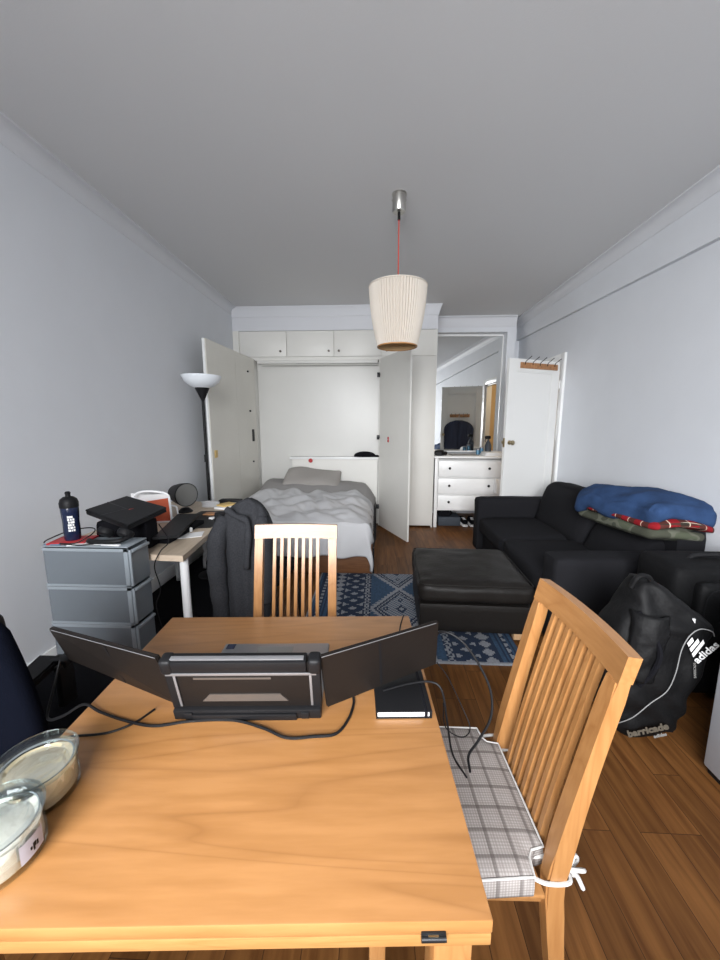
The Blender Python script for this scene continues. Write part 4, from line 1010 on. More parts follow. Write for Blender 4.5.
# plaid seat cushion tied on the right chair
cz = thing('seat_cushion', 'grey and white plaid cushion tied to the right dining chair', 'cushion', (0.200, 0.855, 0.4275), (0, 0, radians(-87)))
def cushion_outline():
    P = [(-0.198, -0.235), (0.198, -0.235), (0.202, 0.0), (0.196, 0.138), (0.160, 0.143), (0.145, 0.153), (0.138, 0.185), (-0.138, 0.185), (-0.145, 0.153), (-0.160, 0.143), (-0.196, 0.138), (-0.202, 0.0)]
    return P
P = cushion_outline(); b = B()
# densify outline and loft shells
Q = []
for i in range(len(P)):
    a, c = Vector(P[i]), Vector(P[(i + 1) % len(P)]); n = max(1, int((c - a).length / 0.02))
    for k in range(n): Q.append(a + (c - a) * k / n)
cen = Vector((0, -0.03)); layers = [(0.99, 0.0008), (1.003, 0.006), (1.003, 0.030), (0.998, 0.052), (0.97, 0.056), (0.85, 0.061), (0.6, 0.065), (0.3, 0.066)]
rings = [[b.bm.verts.new((cen.x + (p.x - cen.x) * s + 0, cen.y + (p.y - cen.y) * s, z + 0.002 * noise.noise(Vector((p.x * 12, p.y * 12, z * 9))))) for p in Q] for s, z in layers]
k = len(Q)
for r0, r1 in zip(rings, rings[1:]):
    for i in range(k): b.bm.faces.new((r0[i], r0[(i + 1) % k], r1[(i + 1) % k], r1[i]))
b.bm.faces.new(rings[0][::-1])
ctop = b.bm.verts.new((cen.x, cen.y, 0.066))
for i in range(k): b.bm.faces.new((rings[-1][i], rings[-1][(i + 1) % k], ctop))
fin('cushion_cover', b, 'plaid', cz, angle=60)
b = B(); b.tube([(cen.x + (p.x - cen.x) * 0.998, cen.y + (p.y - cen.y) * 0.998, 0.054) for p in Q], 0.0026, 6, closed=True); fin('piping', b, 'ribbon', cz)
for sx in (-1, 1):
    b = B(); x = sx * 0.165; yy = 0.195; z = 0.030
    b.tube(smoothpath([(sx * 0.140, 0.150, z), (sx * 0.140, 0.185, z), (sx * 0.142, 0.220, z), (x, 0.224, z), (sx * 0.190, 0.218, z), (sx * 0.192, 0.170, z), (sx * 0.180, 0.140, z)], 5), 0.0045, 6)
    fin('tie_ribbon', b, 'ribbon', cz)
    b = B()
    b.tube(smoothpath([(x, 0.228, z), (x + 0.012, 0.25, z + 0.012), (x + 0.004, 0.262, z + 0.002), (x, 0.232, z)], 5), 0.0042, 6)
    b.tube(smoothpath([(x, 0.230, z), (x - 0.014, 0.25, z + 0.016), (x - 0.02, 0.262, z - 0.004), (x - 0.002, 0.232, z - 0.004)], 5), 0.0042, 6)
    b.tube(smoothpath([(x, 0.230, z), (x + 0.004, 0.248, z - 0.014), (x + 0.008, 0.262, z - 0.042)], 5), 0.005, 6)
    b.tube(smoothpath([(x, 0.230, z), (x - 0.006, 0.242, z - 0.012), (x - 0.012, 0.250, z - 0.034)], 5), 0.005, 6)
    fin('tie_bow', b, 'ribbon', cz)

# ------------------------------------------------------------------ dining table
TR = radians(3.4)
tb = thing('dining_table', 'square beech dining table with folding top in the foreground', 'table', (-0.290, 0.829, 0), (0, 0, TR))
W2, D2 = 0.4385, 0.4235
TZ = 0.742
b = B(); b.box(-W2, -D2, TZ - 0.0235, W2, D2, TZ, 0.0025); fin('table_top', b, 'table', tb)
b = B(); b.box(-W2 + 0.001, -D2 + 0.001, TZ - 0.047, W2 - 0.001, D2 - 0.001, TZ - 0.0252, 0.002); fin('lower_leaf', b, 'tedge', tb)
for x in (-0.33, 0.352):
    b = B(); yh = -D2; b.box(x - 0.018, yh - 0.003, TZ - 0.035, x + 0.018, yh + 0.003, TZ - 0.016, 0.0015); b.cyl((x - 0.018, yh - 0.003, TZ - 0.0245), (x + 0.018, yh - 0.003, TZ - 0.0245), 0.0045, 10); hg = fin('leaf_hinge', b, 'blackm', tb)
    b = B(); b.box(x - 0.008, yh - 0.0045, TZ - 0.0215, x + 0.007, yh - 0.002, TZ - 0.0185); fin('hinge_pin', b, 'brass', hg)
b = B()
b.box(-W2 + 0.05, -D2 + 0.045, TZ - 0.12, W2 - 0.05, -D2 + 0.065, TZ - 0.0475); b.box(-W2 + 0.05, D2 - 0.065, TZ - 0.12, W2 - 0.05, D2 - 0.045, TZ - 0.0475)
b.box(-W2 + 0.045, -D2 + 0.065, TZ - 0.12, -W2 + 0.065, D2 - 0.065, TZ - 0.0475); b.box(W2 - 0.065, -D2 + 0.065, TZ - 0.12, W2 - 0.045, D2 - 0.065, TZ - 0.0475)
fin('apron', b, 'tedge', tb)
for sx in (-1, 1):
    for sy in (-1, 1):
        b = B(); x, y = sx * (W2 - 0.050), sy * (D2 - 0.050); b.box(x - 0.03, y - 0.03, 0.001, x + 0.03, y + 0.03, TZ - 0.0475, 0.004); fin('table_leg', b, 'chair', tb)

# ------------------------------------------------------------------ laptop and clip-on screens
TT = TZ + 0.0008
LR = radians(3.2)
lp = thing('laptop', 'open silver laptop on the dining table facing the far chair', 'laptop', (-0.300, 0.828, TT), (0, 0, LR))
b = B(); b.box(-0.165, 0.0, 0.0, 0.165, 0.235, 0.014, 0.004); fin('laptop_base', b, 'silver', lp)
b = B(); b.box(-0.145, 0.02, 0.0142, 0.145, 0.130, 0.0155); fin('keyboard', b, 'black', lp)
b = B(); b.box(-0.055, 0.142, 0.0142, 0.055, 0.215, 0.0148); fin('trackpad', b, 'tag', lp)
b = B(); b.box(-0.155, 0.205, 0.0142, -0.130, 0.228, 0.0150); fin('sticker', b, 'bottle', lp, label='small dark blue sticker')
b = B(); b.slab([(-0.163, -0.004, 0.012), (0.163, -0.004, 0.012), (0.163, -0.043, 0.160), (-0.163, -0.043, 0.160)], (0, 0.006, 0.002)); fin('laptop_lid', b, 'silver', lp)
se = thing('screen_extender', 'black triple portable screen seen from behind, clipped on the silver laptop', 'portable monitor', (-0.310, 0.800, TT), (radians(14.5), 0, LR))
# local: x along, z up the leaning panel, -y towards the camera
b = B(); b.box(-0.160, -0.012, 0.030, 0.160, -0.002, 0.178, 0.003); fin('centre_shell', b, 'darkpanel', se)
b = B(); b.prism([(-0.105, 0.055), (0.100, 0.055), (0.083, 0.078), (-0.085, 0.078)], 'Y', -0.0145, -0.0122); fin('inset_plate', b, 'inset', se, label='bronze grey trapezoid plate')
b = B(); b.box(-0.115, -0.0140, 0.128, 0.065, -0.0122, 0.133); fin('trim_line', b, 'inset', se)
b = B(); b.box(-0.172, -0.020, 0.152, 0.150, 0.010, 0.188, 0.004); fin('top_bar', b, 'black', se)
b = B(); b.box(-0.172, -0.022, 0.1495, 0.172, -0.0195, 0.157, 0.001); b.box(-0.160, -0.014, 0.1882, 0.144, -0.003, 0.1920, 0.001); fin('metal_strip', b, 'silver', se)
for sx in (-1, 1):
    b = B(); b.rbox((sx * 0.168, -0.006, 0.171), (0.030, 0.034, 0.044), 0.009, 4); b.box(sx * 0.168 - 0.012, -0.014, 0.03, sx * 0.168 + 0.012, 0.004, 0.165, 0.003); fin('end_cap', b, 'black', se)
    b = B(); b.box(sx * 0.157 - 0.003, -0.016, 0.04, sx * 0.157 + 0.003, -0.0125, 0.150, 0.001); fin('hinge_rod', b, 'silver', se)
b = B(); b.box(-0.178, -0.024, 0.001, 0.178, 0.004, 0.034, 0.004); b.box(-0.130, -0.030, 0.006, 0.120, -0.024, 0.026, 0.002)
for x in (-0.15, 0.13): b.box(x, -0.028, 0.008, x + 0.02, -0.0235, 0.03, 0.002)
fin('foot_rail', b, 'black', se)
LTi, LBi = Vector((-0.498, 0.735, 0.925)), Vector((-0.474, 0.785, 0.758))
LTo, LBo = Vector((-0.840, 0.830, 0.930)), Vector((-0.868, 0.905, 0.790))
RTi, RBi = Vector((-0.125, 0.755, 0.925)), Vector((-0.118, 0.800, 0.758))
RTo, RBo = Vector((0.168, 0.910, 0.930)), Vector((0.173, 0.955, 0.775))
for nm, a, c, d, e in (('left', LTi, LBi, LBo, LTo), ('right', RTi, RBi, RBo, RTo)):
    n = (c - a).cross(e - a).normalized()
    if n.y < 0: n = -n
    b = B(); b.slab([a, c, d, e], n * 0.011); bmesh.ops.bevel(b.bm, geom=list(b.bm.edges), offset=0.0025, segments=2, affect='EDGES'); ws = fin('wing_screen', b, 'darkpanel', se, world=True)
    b = B(); b.tube([a * 0.995 + e * 0.005 - n * 0.001, a * 0.03 + e * 0.97 - n * 0.001], 0.0009, 6); fin('bright_edge', b, 'silver', ws, world=True)
    f = lambda s, t: a + (e - a) * s + (c - a) * t * (1 - s) + (d - e) * t * s - n * 0.0012
    b = B(); b.slab([f(0.45, 0.06), f(0.47, 0.06), f(0.47, 0.94), f(0.45, 0.94)], -n * 0.001); fin('shell_seam', b, 'black', ws, world=True)
    b = B(); b.slab([a + n * 0.0112 + (c - a) * .06 + (e - a) * .04, c + n * 0.0112 + (a - c) * .06 + (d - c) * .04, d + n * 0.0112 + (e - d) * .06 + (c - d) * .04, e + n * 0.0112 + (d - e) * .06 + (a - e) * .04], n * 0.0005); fin('display', b, 'black', ws, world=True)

# notebook under the right screen
nb = thing('notebook', 'black hardcover notebook with white pages on the table under the right screen', 'notebook', (0.068, 0.868, TT), (0, 0, radians(3.5)))
b = B(); b.box(-0.066, -0.072, 0.002, 0.060, 0.085, 0.016, 0.001); fin('pages', b, 'paper', nb)
b = B(); b.box(-0.070, -0.076, 0.0165, 0.066, 0.088, 0.0195, 0.001); b.box(-0.070, -0.076, 0.0, 0.066, 0.088, 0.002, 0.0008); b.box(0.062, -0.076, 0.001, 0.066, 0.088, 0.0185, 0.001); fin('cover', b, 'black', nb)
b = B(); b.box(0.048, -0.0765, 0.0005, 0.055, 0.0885, 0.0202, 0.0006); fin('elastic_band', b, 'blackfab', nb)

# cables
def cable(name, pts, r, label, mat='rubber'):
    b = B(); b.tube(smoothpath(pts, 8), r, 8); return tag(fin(name, b, mat), label, 'cable')
ZT = TT + 0.003
cable('cable', [(-0.875, 0.885, 0.80), (-0.872, 0.850, 0.735), (-0.845, 0.800, 0.70), (-0.79, 0.785, 0.72), (-0.733, 0.79, ZT + 0.006), (-0.68, 0.775, ZT), (-0.60, 0.752, ZT), (-0.52, 0.740, ZT), (-0.44, 0.758, ZT), (-0.34, 0.765, ZT), (-0.26, 0.745, ZT), (-0.20, 0.722, ZT), (-0.14, 0.728, ZT), (-0.09, 0.738, ZT), (-0.065, 0.78, ZT), (-0.055, 0.83, ZT), (-0.06, 0.87, ZT)], 0.0033, 'black cable looping off the left table edge and along the foot of the screens')
cable('cable', [(-0.735, 0.672, ZT + 0.003), (-0.70, 0.70, ZT), (-0.62, 0.715, ZT), (-0.575, 0.745, ZT), (-0.55, 0.79, ZT)], 0.0026, 'thin black cable from the left table edge to the left screen')
cable('cable', [(0.157, 0.957, 0.812), (0.195, 1.03, 0.83), (0.265, 1.02, 0.80), (0.330, 0.985, 0.70), (0.335, 0.955, 0.62), (0.295, 0.93, 0.56), (0.262, 0.905, 0.535), (0.258, 0.87, 0.5175)], 0.0036, 'thick black cable arching from the right screen down to the plaid cushion')
cable('cable', [(0.02, 0.855, 0.7665), (0.09, 0.882, 0.768), (0.150, 0.895, 0.765), (0.178, 0.885, 0.745), (0.192, 0.865, 0.66), (0.205, 0.850, 0.59), (0.245, 0.855, 0.5175)], 0.0028, 'thin black cable over the notebook and off the right table edge')
cable('cable', [(0.172, 0.942, 0.79), (0.205, 0.950, 0.74), (0.245, 0.935, 0.66), (0.262, 0.905, 0.62), (0.235, 0.885, 0.61), (0.190, 0.885, 0.64), (0.185, 0.900, 0.70)], 0.0016, 'hair-thin black cable loop hanging beside the right table edge')
cable('cable', [(0.103, 1.272, ZT), (0.094, 1.235, ZT), (0.085, 1.19, ZT), (0.078, 1.12, ZT), (0.072, 1.03, ZT)], 0.0022, 'short black cable lying on the far right of the table')

# ------------------------------------------------------------------ glass storage jars
def jar(x, y, mat, label, rz, lab=False, fill=0.038):
    t = thing('glass_jar', label, 'jar', (x, y, TT), (0, 0, rz), 'round glass jars at the left table edge')
    R, H = 0.064, 0.068
    b = B(); b.lathe([(0, 0.0), (R - 0.006, 0.0), (R - 0.001, 0.004), (R, 0.012), (R, H), (R - 0.003, H), (R - 0.003, 0.012), (R - 0.007, 0.006), (0, 0.0055)], (0, 0, 0), 56); fin('jar_body', b, 'glass', t)
    b = B(); prof = [(0, 0.0060), (R - 0.009, 0.0065), (R - 0.0038, 0.013), (R - 0.0038, fill + 0.004), (R * 0.8, fill), (R * 0.5, fill + 0.006), (0, fill + 0.004)]
    b.lathe(prof, (0, 0, 0), 48, wob=lambda k, z: (0.0 if z < fill - 0.001 else 0.02 * sin(k * 0.7))); fin('contents', b, mat, t, label='powder filling the jar')
    b = B()
    b.lathe([(0, H + 0.006), (0.026, H + 0.006), (0.030, H + 0.009), (0.040, H + 0.010), (0.044, H + 0.014), (R + 0.001, H + 0.014), (R + 0.004, H + 0.010), (R + 0.003, H + 0.003), (R - 0.004, H + 0.0005), (0.046, H + 0.001), (0.042, H - 0.004), (0.0, H - 0.003)], (0, 0, 0), 56); fin('lid', b, 'glass', t)
    b = B(); b.tube([((R - 0.0065) * cos(2 * pi * k / 48), (R - 0.006) * sin(2 * pi * k / 48), H - 0.004) for k in range(48)], 0.0014, 8, closed=True); fin('seal_ring', b, 'frost_rim', t)
    if lab:
        b = B(); b.grid(lambda u, v: ((R + 0.0006) * cos(-0.30 + 0.62 * u), (R + 0.0006) * sin(-0.30 + 0.62 * u), 0.016 + 0.034 * v), 12, 2); lb_ = fin('paper_label', b, 'lilac', t)
        b = B()
        for q, (u0, z0, z1) in enumerate(((0.12, 0.026, 0.034), (0.06, 0.028, 0.036), (0.02, 0.023, 0.036), (-0.05, 0.028, 0.033))): b.box((R + 0.0008) * cos(u0) - 0.0006, (R + 0.0008) * sin(u0) - 0.0012, z0, (R + 0.0008) * cos(u0) + 0.0006, (R + 0.0008) * sin(u0) + 0.0012, z1)
        fin('label_marks', b, 'black', lb_)
    else:
        b = B()
        for (a, z, w_, h_) in ((-1.35, 0.048, 0.003, 0.006), (-1.30, 0.040, 0.003, 0.003), (-0.85, 0.046, 0.002, 0.006), (-1.12, 0.034, 0.003, 0.003)):
            b.box(-w_, R, z, w_, R + 0.0008, z + h_, rot=None)
            for v in b.bm.verts[-8:] if False else list(b.bm.verts)[-8:]:
                v.co = Matrix.Rotation(a - pi / 2, 3, 'Z') @ v.co
        fin('glass_marks', b, 'tag', t)
    return t
jar(-0.646, 0.576, 'flour', 'round glass jar of cream coloured powder, further from the camera', 0.0, False, 0.052)
jar(-0.617, 0.470, 'flour2', 'round glass jar of white powder with paper label, nearest the camera', 0.0, True, 0.050)

# ------------------------------------------------------------------ drawer tower
dt = thing('drawer_tower', 'frosted plastic drawer tower beside the left wall', 'drawer tower', (-1.46, 1.77, 0))
TX0, TX1, TY0, TY1, TH = -1.69, -1.240, 1.700, 1.850, 0.842
b = B(); hh = (TH - 0.018) / 4
for i in range(4):
    z0 = 0.012 + i * hh; g = 0.006; t_ = 0.003
    # shell tray: left, near, far walls and floor of each unit
    b.box(TX0, TY0, z0, TX0 + t_, TY1, z0 + hh - g); b.box(TX0, TY0, z0, TX1 - 0.004, TY0 + t_, z0 + hh - g); b.box(TX0, TY1 - t_, z0, TX1 - 0.004, TY1, z0 + hh - g)
    b.box(TX0, TY0, z0 - 0.003, TX1 - 0.004, TY1, z0)
fin('tower_shell', b, 'frost', dt, world=True, smooth=False)
b = B()
for i in range(4):
    z0 = 0.012 + i * hh
    b.box(TX0 - 0.003, TY0 - 0.004, z0 + hh - 0.022, TX1 - 0.006, TY0 + 0.002, z0 + hh - 0.006, 0.001); b.box(TX0 - 0.003, TY0 - 0.004, z0 - 0.004, TX1 - 0.006, TY0 + 0.002, z0 + 0.008, 0.001)
    b.box(TX1 - 0.028, TY0 - 0.004, z0, TX1 - 0.006, TY0 + 0.002, z0 + hh - 0.006, 0.001)
fin('tower_rims', b, 'frost_rim', dt, world=True)
b = B(); b.box(TX0 - 0.003, TY0 - 0.004, TH - 0.006, TX1 - 0.004, TY1 + 0.002, TH, 0.002); fin('tower_top', b, 'frost_rim', dt, world=True)
for i in range(4):
    z0 = 0.012 + i * hh; b = B()
    b.box(TX1 - 0.004, TY0 + 0.004, z0 + 0.004, TX1 + 0.004, TY1 - 0.004, z0 + hh - 0.02, 0.002)
    b.box(TX0 + 0.02, TY0 + 0.008, z0 + 0.006, TX1, TY0 + 0.010, z0 + hh - 0.03); b.box(TX0 + 0.02, TY0 + 0.01, z0 + 0.006, TX1, TY1 - 0.01, z0 + 0.008)
    d = fin('drawer', b, 'frost', dt, world=True, smooth=False)
    b = B(); b.box(TX1 - 0.004, TY0 - 0.001, z0 + 0.002, TX1 + 0.008, TY0 + 0.008, z0 + hh - 0.012, 0.002); b.box(TX1 - 0.004, TY0 + 0.008, z0 + hh - 0.028, TX1 + 0.014, TY1 - 0.004, z0 + hh - 0.014, 0.003); fin('drawer_rim', b, 'frost_rim', d, world=True)
for (x, z, lb) in ((-1.58, 0.62, 'left one of the pale round bundles inside the top drawer'), (-1.47, 0.615, 'right one of the pale round bundles inside the top drawer')):
    b = B(); b.rbox((x, 1.775, 0.012 + 3 * hh + 0.050), (0.075, 0.07, 0.06), 0.028, 5, amp=0.01, freq=14); tag(fin('sock_bundle', b, 'white'), lb, 'socks', 'bundles in the top drawer')

# things on the tower
b = B(); b.box(-1.68, 1.712, TH + 0.001, -1.50, 1.84, TH + 0.010, 0.002, rot=Matrix.Rotation(0.15, 3, 'Z')); tag(fin('booklet', b, 'red'), 'red booklet under the navy drinks bottle on the drawer tower', 'booklet')
b = B(); b.box(-1.56, 1.705, TH + 0.001, -1.40, 1.75, TH + 0.006, 0.001, rot=Matrix.Rotation(0.2, 3, 'Z')); tag(fin('envelope', b, 'paper'), 'white envelope on the front of the drawer tower top', 'paper')
b = B(); b.box(-1.39, 1.705, TH + 0.001, -1.29, 1.72, TH + 0.008, 0.001, rot=Matrix.Rotation(-0.1, 3, 'Z')); tag(fin('card_box', b, 'paper'), 'small white card at the right front of the drawer tower top', 'card')
b = B(); b.box(-1.685, 1.702, TH + 0.001, -1.60, 1.712, TH + 0.006, 0.001); tag(fin('ruler', b, 'bluecan'), 'thin teal folder edge at the left front of the drawer tower top', 'folder')
bt = thing('drinks_bottle', 'navy squeeze bottle with white markings on the drawer tower', 'bottle', (-1.590, 1.775, TH + 0.011))
b = B(); b.lathe([(0, 0), (0.033, 0), (0.036, 0.006), (0.037, 0.05), (0.036, 0.10), (0.039, 0.145), (0.040, 0.175), (0.036, 0.185), (0, 0.186)], (0, 0, 0), 32); fin('bottle_body', b, 'bottle', bt)
b = B(); b.lathe([(0.041, 0.172), (0.042, 0.195), (0.036, 0.215), (0.022, 0.226), (0.012, 0.228), (0.011, 0.238), (0.013, 0.248), (0.008, 0.254), (0, 0.255)], (0, 0, 0), 32); fin('bottle_cap', b, 'black', bt)
mb = B()
def arc(u0, u1, z0, z1):
    mb.grid(lambda u, v: (0.0385 * cos(u0 + (u1 - u0) * u), 0.0385 * sin(u0 + (u1 - u0) * u), z0 + (z1 - z0) * v), 4, 1)
c0 = -pi / 2 + 0.35
for row, segs in enumerate((((0, .35), (.45, .6), (.7, 1)), ((0, .2), (.3, .75), (.85, 1)), ((0, .55), (.65, .9)), ((.1, .3), (.4, 1)), ((0, .3), (.42, .62), (.72, 1)), ((0, .8),))):
    for s0, s1 in segs: arc(c0 + s0 * 0.75, c0 + s1 * 0.75, 0.050 + row * 0.014, 0.061 + row * 0.014)
fin('bottle_print', mb, 'white', bt)
# headphones
hp = thing('headphones', 'black over-ear headphones lying on the drawer tower under the laptop', 'headphones', (-1.36, 1.74, TH))
b = B(); b.tube(smoothpath([(-1.475, 1.74, TH + 0.018), (-1.45, 1.715, TH + 0.020), (-1.37, 1.705, TH + 0.022), (-1.30, 1.715, TH + 0.024), (-1.275, 1.75, TH + 0.034)], 6), [0.012] * 25, 10); fin('headband', b, 'black', hp, world=True)
for (x, y, z) in ((-1.42, 1.79, TH + 0.047), (-1.295, 1.765, TH + 0.050)):
    b = B(); m3 = Euler((radians(-35), radians(12), 0)).to_matrix()
    b.lathe([(0, -0.020), (0.030, -0.020), (0.038, -0.012), (0.040, 0.006), (0.036, 0.016), (0.022, 0.018), (0.018, 0.008), (0, 0.008)], (x, y, z), 28, rot=m3); fin('ear_cup', b, 'black', hp, world=True)
cable('cable', [(-1.68, 1.70, TH + 0.014), (-1.66, 1.705, TH + 0.03), (-1.62, 1.80, TH + 0.05), (-1.52, 1.82, TH + 0.06), (-1.47, 1.77, TH + 0.05), (-1.52, 1.715, TH + 0.012), (-1.60, 1.705, TH + 0.010), (-1.50, 1.695, TH + 0.006), (-1.42, 1.70, TH + 0.012)], 0.003, 'black cable tangled around the bottle on the drawer tower')
cable('cable', [(-1.25, 1.98, 0.88), (-1.17, 1.93, 0.80), (-1.18, 1.86, 0.76), (-1.21, 1.845, 0.68), (-1.19, 1.85, 0.55), (-1.215, 1.84, 0.45), (-1.195, 1.85, 0.30)], 0.003, 'black cable hanging down between the drawer tower and the desk')

# ------------------------------------------------------------------ desk
dk = thing('desk', 'pale wood desk top on white round legs along the left wall', 'desk', (-1.5, 2.5, 0), (0, 0, 0))
DQ = [(-1.90, 1.915), (-1.055, 1.862), (-1.215, 3.25), (-1.90, 3.25)]
b = B(); b.prism(DQ, 'Z', 0.704, 0.738); fin('desk_top', b, 'desk', dk, world=True, smooth=False)
b = B(); b.slab([(-1.90, 1.914, 0.7045), (-1.055, 1.861, 0.7045), (-1.055, 1.861, 0.7375), (-1.90, 1.914, 0.7375)], (0, -0.0015, 0)); fin('edge_band', b, 'desk_edge', dk, world=True, smooth=False)
for (x, y) in ((-1.088, 1.925), (-1.25, 3.15), (-1.84, 3.15), (-1.84, 1.97)):
    b = B(); b.cyl((x, y, 0.011), (x, y, 0.7035), 0.0235, 20); fin('desk_leg', b, 'whitem', dk, world=True)
ZD = 0.7385
# gaming laptop resting on the tower things
L0 = thing('laptop', 'closed black laptop with red emblem tilted on top of the drawer tower', 'laptop', (-1.385, 1.90, 0.955))
A_, B_, C_, D_ = Vector((-1.66, 1.955, 0.968)), Vector((-1.575, 2.19, 1.003)), Vector((-1.245, 2.06, 0.963)), Vector((-1.305, 1.80, 0.925))
nn = (B_ - A_).cross(D_ - A_).normalized(); nn = nn if nn.z > 0 else -nn
b = B(); b.slab([A_, B_, C_, D_], -nn * 0.012); bmesh.ops.bevel(b.bm, geom=list(b.bm.edges), offset=0.003, segments=2, affect='EDGES'); fin('laptop_lid', b, 'black', L0, world=True)
cc = (A_ + B_ + C_ + D_) / 4
b = B(); b.slab([cc + (p - cc) * 0.985 - nn * 0.014 for p in (A_, B_, C_, D_)], -nn * 0.016); fin('laptop_base', b, 'black', L0, world=True)
e0 = A_ * .35 + D_ * .15 + C_ * .28 + B_ * .22
b = B(); b.slab([cc + (C_ - cc) * 0.10 + (D_ - C_) * .04 + nn * 0.0005, cc + (C_ - cc) * 0.17 + nn * 0.0005, cc + (C_ - cc) * 0.13 + (D_ - C_) * .09 + nn * 0.0005], nn * 0.0006); fin('emblem', b, 'skin_red', L0, world=True, smooth=False, label='small red emblem')
b = B()
b.slab([A_ * .62 + D_ * .38 + nn * .0004, A_ * .60 + D_ * .40 + nn * .0004, cc + nn * .0004, cc + (A_ - cc) * .03 + nn * .0004], nn * .0005); b.slab([A_ * .5 + B_ * .5 + nn * .0004, A_ * .47 + B_ * .53 + nn * .0004, cc + nn * .0004, cc + (A_ - cc) * .03 + nn * .0004], nn * .0005)
fin('lid_crease', b, 'blackm', L0, world=True)
# things under that laptop: a stack so it rests on something
b = B(); b.rbox((-1.45, 2.00, 0.822), (0.30, 0.12, 0.165), 0.015, 5, amp=0.006, freq=8); tag(fin('black_case', b, 'blackfab'), 'soft black case under the tilted laptop behind the drawer tower', 'case')
b = B(); b.slab([(-1.29, 1.97, ZD + 0.05), (-1.17, 2.03, ZD + 0.045), (-1.33, 2.62, ZD + 0.030), (-1.48, 2.58, ZD + 0.035)], (0, 0, 0.016)); bmesh.ops.bevel(b.bm, geom=list(b.bm.edges), offset=0.003, segments=2, affect='EDGES'); kb = fin('keyboard', b, 'black'); tag(kb, 'long black keyboard on the desk running back from the tilted laptop', 'keyboard')
b = B(); b.box(-1.40, 2.05, ZD, -1.24, 2.50, ZD + 0.028, 0.004); tag(fin('book', b, 'blackfab'), 'black book under the keyboard on the desk', 'book')
# file holder
fh = thing('file_holder', 'white wire file holder with papers and an orange-red folder on the desk', 'file holder', (-1.66, 2.62, ZD))
fo = Vector((-1.62, 2.50, ZD)); fu = Vector((0.86, 0.15, 0)).normalized()
def fp(u, z, n=0): return fo + fu * u + Vector((0, 0, z)) + Vector((-fu.y, fu.x, 0)) * n
pts = smoothpath([fp(-0.12, 0), fp(-0.118, 0.15), fp(-0.10, 0.215), fp(-0.03, 0.235), fp(0.06, 0.228), fp(0.115, 0.205), fp(0.125, 0.15), fp(0.13, 0.0)], 6)
b = B(); b.tube(pts, 0.008, 8); fin('holder_front', b, 'whitem', fh, world=True)
b = B(); b.tube([Vector((p.x, p.y, ZD + (p.z - ZD) * 0.45)) + Vector((-fu.y, fu.x, 0)) * 0.13 for p in pts], 0.006, 8); fin('holder_back', b, 'whitem', fh, world=True)
b = B(); b.slab([fp(-0.12, 0.002), fp(0.13, 0.002), fp(0.13, 0.002, 0.13), fp(-0.12, 0.002, 0.13)], (0, 0, 0.006)); fin('holder_base', b, 'whitem', fh, world=True)
b = B(); b.slab([fp(-0.10, 0.009, 0.02), fp(0.118, 0.009, 0.02), fp(0.105, 0.178, 0.02), fp(-0.098, 0.150, 0.02)], (0, 0.006, 0)); tag(fin('folder', b, 'orange', smooth=False), 'orange-red folder standing in the white file holder', 'folder')
for k in range(3):
    b = B(); b.slab([fp(-0.11 - .02 * k, 0.009, 0.045 + 0.02 * k), fp(0.10, 0.009, 0.045 + 0.02 * k), fp(0.095, 0.205 - .01 * k, 0.045 + 0.02 * k), fp(-0.115 - .03 * k, 0.20 + .004 * k, 0.045 + 0.02 * k)], (0, 0.003, 0)); tag(fin('paper_sheaf', b, 'paper', smooth=False), ['front', 'middle', 'rear'][k] + ' one of the white paper sheaves in the file holder', 'papers', 'papers in the file holder')
# round speaker
sp = thing('speaker', 'round dark grey speaker with mesh face standing on the desk', 'speaker', (-1.53, 2.80, ZD))
dirf = Vector((0.84, -0.58, 0.02)).normalized(); m3 = Vector((0, 0, 1)).rotation_difference(dirf).to_matrix(); sc_ = Vector((-1.56, 2.84, 0.885))
b = B(); b.lathe([(0, -0.15), (0.050, -0.15), (0.068, -0.135), (0.086, -0.05), (0.094, 0.02), (0.096, 0.038), (0.092, 0.044), (0.089, 0.040)], sc_, 40, rot=m3); fin('speaker_body', b, 'black', sp, world=True)
b = B(); b.lathe([(0.089, 0.038), (0.05, 0.036), (0.0, 0.030)], sc_, 40, rot=m3); fin('speaker_grille', b, 'speaker', sp, world=True)
b = B(); b.lathe([(0, 0.001), (0.055, 0.001), (0.058, 0.008), (0.030, 0.035), (0, 0.04)], (sc_.x, sc_.y, ZD), 28); fin('speaker_foot', b, 'black', sp, world=True)
# desk clutter
b = B(); b.slab([(-1.44, 2.33, ZD + .0005), (-1.145, 2.40, ZD + .0005), (-1.20, 2.90, ZD + .0005), (-1.44, 2.86, ZD + .0005)], (0, 0, 0.004)); tag(fin('desk_mat', b, 'black', smooth=False), 'black desk mat across the middle of the desk', 'mat')
b = B(); b.slab([(-1.27, 2.13, ZD + .0005), (-1.115, 2.20, ZD + .0005), (-1.15, 2.31, ZD + .0005), (-1.29, 2.235, ZD + .0005)], (0, 0, 0.003)); tag(fin('crumpled_paper', b, 'paper', smooth=False), 'white paper lying on the desk in front of the black mat', 'paper')
b = B(); b.lathe([(0, 0), (0.010, 0), (0.010, 0.02), (0.005, 0.026), (0, 0.027)], (-1.235, 2.30, ZD + 0.004), 14); tag(fin('small_bottle', b, 'white'), 'tiny white bottle standing on the desk beside the paper', 'bottle')
b = B(); b.rbox((-1.41, 2.47, ZD + 0.018), (0.09, 0.05, 0.022), 0.009, 4); tag(fin('mouse', b, 'white'), 'small white mouse at the left of the black desk mat', 'mouse')
b = B(); b.box(-1.36, 2.72, ZD + 0.005, -1.27, 2.80, ZD + 0.014, 0.002); tag(fin('wallet', b, 'rack'), 'brown wallet on the black desk mat', 'wallet')
